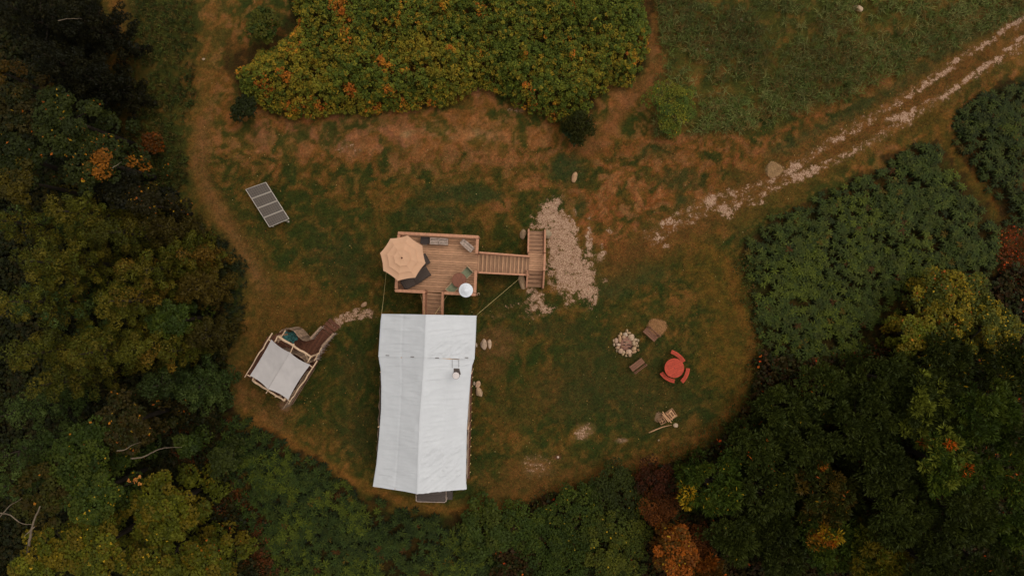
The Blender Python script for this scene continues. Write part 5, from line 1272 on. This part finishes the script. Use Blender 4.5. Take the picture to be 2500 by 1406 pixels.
# bare limbs
def limb(pts, rads, name, label, mt='birch', cat='branch', group='bare pale limbs in the left wood'):
    m = MB(); m.tube([P(a, b, z * .76) for a, b, z in pts], rads, 8); return tag(m.build(name, M[mt], None, True), label, cat, group)
def curve_pts(pts, n=5, j=.02, seed=1):
    rr = random.Random(seed); out = []; q = [pts[0]] + list(pts) + [pts[-1]]
    for i in range(1, len(q) - 2):
        for k in range(n):
            t = k / n; a, b, c, d_ = q[i - 1], q[i], q[i + 1], q[i + 2]
            out.append(tuple(.5 * (2 * b[w_] + (c[w_] - a[w_]) * t + (2 * a[w_] - 5 * b[w_] + 4 * c[w_] - d_[w_]) * t * t + (-a[w_] + 3 * b[w_] - 3 * c[w_] + d_[w_]) * t ** 3) + (rr.uniform(-1, 1) * j * 40 if w_ < 2 else 0) for w_ in (0, 1, 2)))
    return out + [pts[-1]]
def limb2(pts, r0, r1_, name, label, seed=1, **kw):
    q = curve_pts(pts, 5, .02, seed); n = len(q); return limb(q, [.75 * (r0 + (r1_ * .5 - r0) * i / (n - 1)) for i in range(n)], name, label, **kw)
limb2([(30, 1420, 6.5), (62, 1375, 7.5), (72, 1320, 8.5), (82, 1275, 9.0), (98, 1235, 9.5)], .13, .07, 'dead_tree', 'pale leaning bare dead tree at the lower left corner', 1, cat='dead tree')
limb2([(0, 1252, 9.3), (25, 1257, 9.4), (50, 1276, 9.5), (78, 1280, 9.3)], .05, .035, 'bare_branch', 'crooked pale branch joining the leaning trunk from the left edge', 2)
limb2([(85, 1285, 9.3), (70, 1298, 9.4), (56, 1311, 9.5)], .045, .02, 'bare_branch', 'short pale stub forking down from the leaning trunk', 3)
limb2([(0, 1262, 9.4), (22, 1236, 9.6), (55, 1215, 9.8)], .04, .015, 'bare_branch', 'thin pale branch rising from the left edge above the crooked one', 4)
limb2([(320, 1118, 8.0), (350, 1115, 8.3), (380, 1100, 8.6), (408, 1092, 8.8), (444, 1091, 9.0)], .06, .02, 'bare_branch', 'longer grey dead branch lying over the lower left wood', 5)
limb2([(285, 1100, 8.8), (305, 1097, 8.8), (325, 1085, 8.8), (345, 1079, 9)], .035, .014, 'bare_branch', 'shorter grey dead branch above and left of the longer one', 6)
limb2([(142, 52, 12), (165, 47, 12), (200, 46, 12)], .03, .012, 'bare_branch', 'thin bare twig over the dark corner conifers', 7)
limb2([(275, 410, 9.8), (288, 402, 9.8), (297, 395, 9.9)], .03, .012, 'bare_branch', 'thin bare twig at the right of the orange flecked tree', 8)
# orange sprig in the dark gap
rng = np.random.default_rng(77); cen = np.array([tuple(P(343, 1163, 6)), tuple(P(330, 1175, 6)), tuple(P(341, 1180, 6)), tuple(P(316, 1173, 5.9)), tuple(P(333, 1168, 5.9))]); 
V, F_, Cc = clump_leaves(rng, cen, np.full(5, .10), 9, np.tile(lin(190, 122, 56), (5, 1)), .12)
q = P(333, 1172, 0); e = empty('orange_sapling', (q.x, q.y, 0), 'thin sapling with a few bright orange leaves in a dark gap', 'sapling')
V2 = V.copy(); V2[:, 0] -= q.x; V2[:, 1] -= q.y; raw_mesh('crown', V2, F_, M['leaf'], e, Cc)
m = MB(); m.tube([(0, 0, 0), (-.05, .1, 3), tuple(Vector(cen[1]) - Vector((q.x, q.y, .1)))], [.05, .04, .012], 6); m.tube([tuple(Vector(cen[4]) - Vector((q.x, q.y, .3))), tuple(Vector(cen[0]) - Vector((q.x, q.y, 0)))], [.015, .008], 5); m.build('trunk', M['bark'], e, True)

# ------------------------------------------------------------------ massed plants (nobody could count them)
def scatter(poly, z, dens, rng, edge=0.0, jitter=True):
    pts = [P(a, b, z) for a, b in poly]; xs = [p.x for p in pts]; ys = [p.y for p in pts]; A = (max(xs) - min(xs)) * (max(ys) - min(ys)); n = int(A * dens)
    x = rng.uniform(min(xs), max(xs), n); y = rng.uniform(min(ys), max(ys), n); d = poly_d(x, y, [(p.x, p.y) for p in pts]) + (fbm(x * 1.2, y * 1.2, 71, 3) - .5) * .8
    k = d > edge; k &= (np.abs(x) < 33.5) & (np.abs(y) < 19.5); return x[k], y[k], d[k]

# big thicket at the top
rng = np.random.default_rng(5)
x, y, d = scatter(THICKET, 2.0, 42, rng, .05)
hh = 1.35 + (1.0 * fbm(x * .55, y * .55, 31, 3) + .9 * (fbm(x * 2.1, y * 2.1, 33, 2) - .4)) * sstep(-.3, 1.6, d) + rng.uniform(-.22, .22, len(x)); hh = np.maximum(hh * sstep(-.7, 1.3, d), .35)
cpx = 1250 + x * 40 * 1.05; cpy = 703 - y * 40 * 1.05
nn = fbm(x * .5, y * .5, 91, 3); pyel = np.clip(.25 + (1150 - cpx) / 1800 + (cpy - 100) / 500 + (nn - .5) * 1.6, .03, .9)
base = np.where((rng.random(len(x)) < pyel)[:, None], pal(rng, len(x), [lin(108, 100, 40), lin(94, 94, 40), lin(118, 102, 40)], [1, 1, .6]), pal(rng, len(x), [lin(72, 84, 38), lin(62, 76, 36), lin(84, 92, 40)], [1, 1, 1]))
orn = fbm(x * 1.1, y * 1.1, 55, 2); ko = (orn > .74 - .07 * (cpx < 1000)) & (rng.random(len(x)) < .38); base[ko] = pal(rng, int(ko.sum()), [lin(150, 106, 44), lin(140, 84, 38), lin(132, 108, 42)], [1, .6, 1])
for bx_, by_, br in ((640, 205, 22), (935, 155, 18), (850, 215, 14), (770, 240, 16), (1050, 240, 14), (830, 15, 26), (700, 185, 18), (860, 100, 12), (710, 40, 14)):
    kk = (np.hypot(cpx - bx_, cpy - by_) < br) & (rng.random(len(x)) < .6); base[kk] = pal(rng, int(kk.sum()), [lin(142, 92, 40), lin(136, 78, 36)], [1, .7])
cen = np.stack([x, y, hh], 1); rd = rng.uniform(.09, .19, len(x))
base = base * rng.uniform(.72, 1.25, (len(x), 1))
parts = [clump_leaves(rng, cen, rd, 15, base, .105, .7)]
lo = cen.copy(); lo[:, 2] *= .5; parts.append(clump_leaves(rng, lo, rd, 3, base * .7, .16, 1.0))  # lower leaves repeat the clumps darker: shade inside the thicket put into colour
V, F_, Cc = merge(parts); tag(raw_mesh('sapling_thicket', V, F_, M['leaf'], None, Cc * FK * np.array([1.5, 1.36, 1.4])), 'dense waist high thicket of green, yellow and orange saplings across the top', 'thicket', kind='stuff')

# star leaved patches
def star_plants(name, poly, label, seed, dens=13, h0=.42, cols=None, red=.02, yel=.05, dk=1.0):
    rng = np.random.default_rng(seed); x, y, d = scatter(poly, h0, dens, rng, .0); n = len(x)
    keep = rng.random(n) < np.clip(.12 + .5 * (d + 2.4 * (fbm(x * .8, y * .8, seed + 3, 3) - .5)), .12, 1) * np.clip(.35 + 4 * (fbm(x * 1.3, y * 1.3, seed + 9, 3) - .3), .3, 1); x, y, d = x[keep], y[keep], d[keep]; n = len(x)
    h = (h0 + .8 * (fbm(x * .9, y * .9, seed, 3) - .4)) * (.55 + .45 * sstep(0, 1.0, d)) + rng.uniform(-.08, .08, n)
    cols = cols or [lin(78, 88, 52), lin(68, 80, 48), lin(86, 92, 54)]
    base = pal(rng, n, cols, [1] * len(cols)) * rng.uniform(.6, 1.3, (n, 1)) * dk
    ny = fbm(x * .45, y * .45, seed + 7, 3); k = (ny > .54) & (rng.random(n) < .5); base[k] = pal(rng, int(k.sum()), [lin(100, 108, 52), lin(88, 96, 46)], [1, 1]) * dk
    k = rng.random(n) < red; base[k] = pal(rng, int(k.sum()), [lin(90, 56, 32), lin(104, 84, 38)], [1, 1]) * dk
    Vs = []; Cs = []; 
    for tier_, (nl, ln, dz, el) in enumerate(((7, .27, 0, .35), (6, .32, -.14, .05), (4, .30, -.3, -.1))):
        m_ = n * nl; idx = np.repeat(np.arange(n), nl); a = np.tile(np.arange(nl) * 2 * math.pi / nl, n) + np.repeat(rng.uniform(0, 6.28, n), nl) + rng.normal(0, .18, m_)
        L = ln * rng.uniform(.75, 1.2, m_); e0 = el + rng.normal(0, .18, m_)
        rdv = np.stack([np.cos(a), np.sin(a), np.zeros(m_)], 1); sd_ = np.stack([-np.sin(a), np.cos(a), np.zeros(m_)], 1); o = np.stack([x[idx], y[idx], np.maximum(h[idx] + dz, .05)], 1)
        midp = o + rdv * (L * .5)[:, None] + np.array([0, 0, 1.0]) * (L * .5 * np.sin(e0))[:, None]; tip = o + rdv * L[:, None] + np.array([0, 0, 1.0]) * (L * (np.sin(e0) - .35))[:, None]
        wd = (L * .14)[:, None]; Vs.append(np.stack([o, midp + sd_ * wd, tip, midp - sd_ * wd], 1).reshape(-1, 3)); Cs.append(np.repeat(base[idx] * rng.uniform(.8, 1.2, (m_, 1)) * (1.12, .62, .35)[tier_], 4, 0))  # tier factors paint shade: bright top leaves, darkened lower ones for the gaps
    V = np.vstack(Vs); F_ = np.arange(len(V)).reshape(-1, 4); F_ = np.vstack([F_[:, [0, 1, 3]], F_[:, [1, 2, 3]]])
    return tag(raw_mesh(name, V, F_, M['leaf'], None, np.vstack(Cs) * FK * np.array([.64, .66, .50])), label, 'plants', kind='stuff')
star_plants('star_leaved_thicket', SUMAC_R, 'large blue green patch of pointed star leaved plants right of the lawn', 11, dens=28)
star_plants('star_leaved_thicket', SUMAC_FR, 'blue green patch of pointed plants cut by the right edge beyond the grass strip', 12, dens=28, dk=.8)  # dk darkens this patch: edge vignette put into the leaf colours
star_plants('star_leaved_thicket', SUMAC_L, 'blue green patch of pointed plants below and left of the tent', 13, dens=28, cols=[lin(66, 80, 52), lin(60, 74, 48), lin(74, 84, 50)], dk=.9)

# forest floor undergrowth
def undergrowth(name, poly, label, seed, cols, dens=28, hmax=1.2, size=.2, edge=0.0, fleck=None, pf=0):
    rng = np.random.default_rng(seed); x, y, d = scatter(poly, .5, dens, rng, edge); n = len(x)
    h = hmax * fbm(x * .8, y * .8, seed, 3) * rng.uniform(.4, 1.1, n) + .08
    base = pal(rng, n, cols, [1] * len(cols)) * rng.uniform(.6, 1.2, (n, 1)); cen = np.stack([x, y, h], 1)
    V, F_, Cc = clump_leaves(rng, cen, rng.uniform(.14, .3, n), 9, base, size, .8, fleck, pf)
    return tag(raw_mesh(name, V, F_, M['leaf'], None, Cc * FK), label, 'undergrowth', kind='stuff')
undergrowth('undergrowth', WOOD_L, 'dim undergrowth on the floor of the left wood', 21, [lin(40, 42, 20), lin(48, 42, 20), lin(34, 38, 20)])
undergrowth('undergrowth', WOOD_R, 'dim undergrowth on the floor of the lower right wood', 22, [lin(46, 50, 26), lin(54, 46, 22), lin(60, 40, 22)], fleck=F_RE, pf=.01)
RUSTW = [(395, 1000), (470, 985), (500, 1100), (620, 1250), (700, 1440), (610, 1440), (560, 1300), (440, 1140)]
undergrowth('rust_weeds', RUSTW, 'band of rust brown weeds between the lower left trees and the blue green patch', 23, [lin(92, 48, 26), lin(78, 46, 24), lin(56, 44, 24)], 30, .8, .12)
undergrowth('rust_weeds', [(1870, 900), (2000, 880), (2120, 860), (2190, 780), (2240, 800), (2160, 900), (2060, 960), (1900, 980)], 'rust red weeds between the star leaved patch and the dark wood', 24, [lin(90, 44, 24), lin(60, 50, 26), lin(110, 60, 30)], 26, .9, .13)
undergrowth('rust_weeds', [(2430, 560), (2540, 560), (2560, 720), (2470, 720), (2430, 660)], 'red brown weeds at the right edge above the gold trees', 25, [lin(116, 52, 32), lin(90, 46, 26), lin(64, 54, 26)], 26, .7, .12, fleck=F_RE, pf=.08)
undergrowth('rust_weeds', [(1560, 1150), (1640, 1130), (1690, 1280), (1760, 1440), (1590, 1440), (1590, 1300)], 'rust weeds around the orange tree', 26, [lin(100, 52, 26), lin(84, 48, 24)], 28, .8, .12)
EDGE_R = [(1790, 640), (1850, 600), (1850, 700), (1870, 860), (1860, 960), (1790, 1060), (1690, 1130), (1560, 1175), (1400, 1210), (1280, 1250), (1150, 1290), (1150, 1250), (1290, 1210), (1450, 1165), (1600, 1125), (1740, 1040), (1820, 940), (1840, 840), (1810, 740)]
undergrowth('edge_weeds', EDGE_R, 'low green and rust weeds along the right and lower lawn edge', 27, [lin(72, 70, 34), lin(60, 66, 34), lin(96, 66, 34)], 16, .5, .10)

# grass: meadow tufts, rough strip, thin lawn blades
def grass(name, poly, label, seed, dens, blades, hgt, cols, clumpy=.45, edge=0.0, spread=.12, wd=.02):
    rng = np.random.default_rng(seed); x, y, d = scatter(poly, .2, dens, rng, edge); nn = fbm(x * .5, y * .5, seed, 3); k = rng.random(len(x)) < np.clip((nn - clumpy) * 5 + .5, .15, 1); x, y, nn = x[k], y[k], nn[k]
    n = len(x); idx = np.repeat(np.arange(n), blades); m_ = len(idx); a = rng.uniform(0, 6.28, m_); hb = hgt * rng.uniform(.5, 1.3, m_) * (.6 + .8 * nn[idx]); out_ = spread * rng.uniform(.4, 2.2, m_) * hgt / .3
    base_ = np.stack([x[idx] + rng.normal(0, .03, m_), y[idx] + rng.normal(0, .03, m_), np.zeros(m_)], 1); dv = np.stack([np.cos(a), np.sin(a), np.zeros(m_)], 1); sv = np.stack([-np.sin(a), np.cos(a), np.zeros(m_)], 1)
    mid_ = base_ + dv * (out_ * .45)[:, None]; mid_[:, 2] = hb * .8; tip = base_ + dv * (out_ * 1.3)[:, None]; tip[:, 2] = hb * .75
    V = np.stack([base_, mid_ + sv * wd, tip, mid_ - sv * wd], 1).reshape(-1, 3); col = pal(rng, n, cols, [1] * len(cols)) * rng.uniform(.6, 1.35, (n, 1)) * (.55 + .95 * fbm(x * .28, y * .28, seed + 5, 4))[:, None]; Cc = np.repeat(col[idx] * rng.uniform(.75, 1.25, (m_, 1)), 4, 0)
    return tag(raw_mesh(name, V, np.arange(len(V)).reshape(-1, 4), M['grass'], None, Cc), label, 'grass', kind='stuff')
grass('long_grass', MEADOW, 'long tufted meadow grass across the upper right', 41, 26, 12, .34, [lin(98, 106, 50), lin(86, 94, 38), lin(120, 118, 64), lin(112, 90, 44)], .42, 0, .16, .014)
grass('rough_grass', ROUGH_L, 'rough uncut grass strip between the left wood and the mown track', 42, 30, 9, .25, [lin(76, 80, 30), lin(62, 70, 28), lin(88, 74, 32)], .4)
grass('rough_grass', [(480, 560), (560, 590), (600, 640), (610, 700), (590, 800), (560, 850), (540, 780), (550, 700), (520, 620)], 'dark uncut grass strip beside the mown track near the pavilion', 43, 30, 9, .22, [lin(40, 48, 26), lin(44, 46, 24)], .3)
LAWN = [(480, 380), (1400, 360), (1700, 320), (2400, 100), (2450, 200), (1850, 540), (1800, 700), (1830, 900), (1700, 1080), (1300, 1200), (1050, 1220), (700, 1060), (600, 980), (640, 760), (600, 600)]
def lawn_blades():
    rng = np.random.default_rng(44); x, y, d = scatter(LAWN, 0, 200, rng, 0); pxs = 1250 + 40 * x; pys = 703 - 40 * y
    ix = np.clip(np.searchsorted(gx, x), 0, nxg - 1); iy = np.clip(np.searchsorted(gy, y), 0, nyg - 1); gi = iy * nxg + ix; k = G[gi] < .25; x, y, gi = x[k], y[k], gi[k]
    n = len(x); a = rng.uniform(0, 6.28, n); h = rng.uniform(.03, .09, n); dv = np.stack([np.cos(a), np.sin(a), np.zeros(n)], 1); sv = np.stack([-np.sin(a), np.cos(a), np.zeros(n)], 1)
    b_ = np.stack([x, y, Z[gi]], 1); tip = b_ + dv * .08; tip[:, 2] += h; V = np.stack([b_ - sv * .016, b_ + sv * .016, tip], 1).reshape(-1, 3)
    Cc = np.repeat(C[gi] * rng.uniform(.5, 1.9, (n, 1)) * np.where(rng.random((n, 1)) < .5, np.array([[.8, 1.12, .9]]), np.array([[1.15, .97, 1.1]])), 3, 0); tag(raw_mesh('lawn_grass', V, np.arange(len(V)).reshape(-1, 3), M['grass'], None, Cc), 'short sparse grass blades over the mown lawn', 'grass', kind='stuff')
lawn_blades()
for nm, a, b, r_, colr, seed, lb in (('dead_grass', 1604, 799, 20, lin(190, 140, 92), 51, 'round mat of tan dead grass beside the upper bench'), ('dead_grass', 1889, 415, 17, lin(190, 150, 104), 52, 'round tan dead grass mound at the edge of the track'), ('dead_grass', 1610, 1018, 11, lin(170, 134, 100), 53, 'small tan dead grass mat left of the firewood')):
    rng = np.random.default_rng(seed); n = 1100 if r_ > 15 else 380; aa = rng.uniform(0, 6.28, n); rr_ = rng.random(n) ** .62 * r_ / 40 * 1.08 * (1 + .15 * np.sin(aa * 3 + seed)); c0 = P(a, b, 0)
    x = c0.x + rr_ * np.cos(aa); y = c0.y + rr_ * np.sin(aa); a2 = rng.uniform(0, 6.28, n); dv = np.stack([np.cos(a2), np.sin(a2), np.full(n, .15)], 1); cpos = np.stack([x, y, .05 + .08 * rng.random(n)], 1)
    V, F_, Cc = leaves(cpos, dv, np.stack([-dv[:, 1], dv[:, 0], np.zeros(n)], 1), rng.uniform(.08, .2, n), np.full(n, .018), np.tile(colr, (n, 1)) * rng.uniform(.5, 1.25, (n, 1)))
    tag(raw_mesh(nm, V, F_, M['grass'], None, Cc), lb, 'dead grass', kind='stuff')
# fallen leaves
rng = np.random.default_rng(61); x, y, d = scatter([(480, 60), (560, 290), (1400, 360), (1700, 330), (2300, 200), (1850, 560), (1840, 900), (1700, 1100), (1100, 1250), (620, 1040), (600, 600), (470, 420)], 0, 1.6, rng, 0); n = len(x); a = rng.uniform(0, 6.28, n)
ix = np.clip(np.searchsorted(gx, x), 0, nxg - 1); iy = np.clip(np.searchsorted(gy, y), 0, nyg - 1)
dv = np.stack([np.cos(a), np.sin(a), rng.normal(0, .2, n)], 1); sz = rng.uniform(.03, .075, n)
V, F_, Cc = leaves(np.stack([x, y, Z[iy * nxg + ix] + .035], 1), dv, np.stack([-dv[:, 1], dv[:, 0], rng.normal(0, .2, n)], 1), sz, sz * .8, pal(rng, n, [lin(190, 140, 70), lin(170, 100, 50), lin(200, 170, 110), lin(140, 90, 50)], [1, 1, .6, 1.2]))
tag(raw_mesh('fallen_leaves', V, F_, M['leaf'], None, Cc), 'small yellow and tan fallen leaves sprinkled over the lawn', 'leaves', kind='stuff')
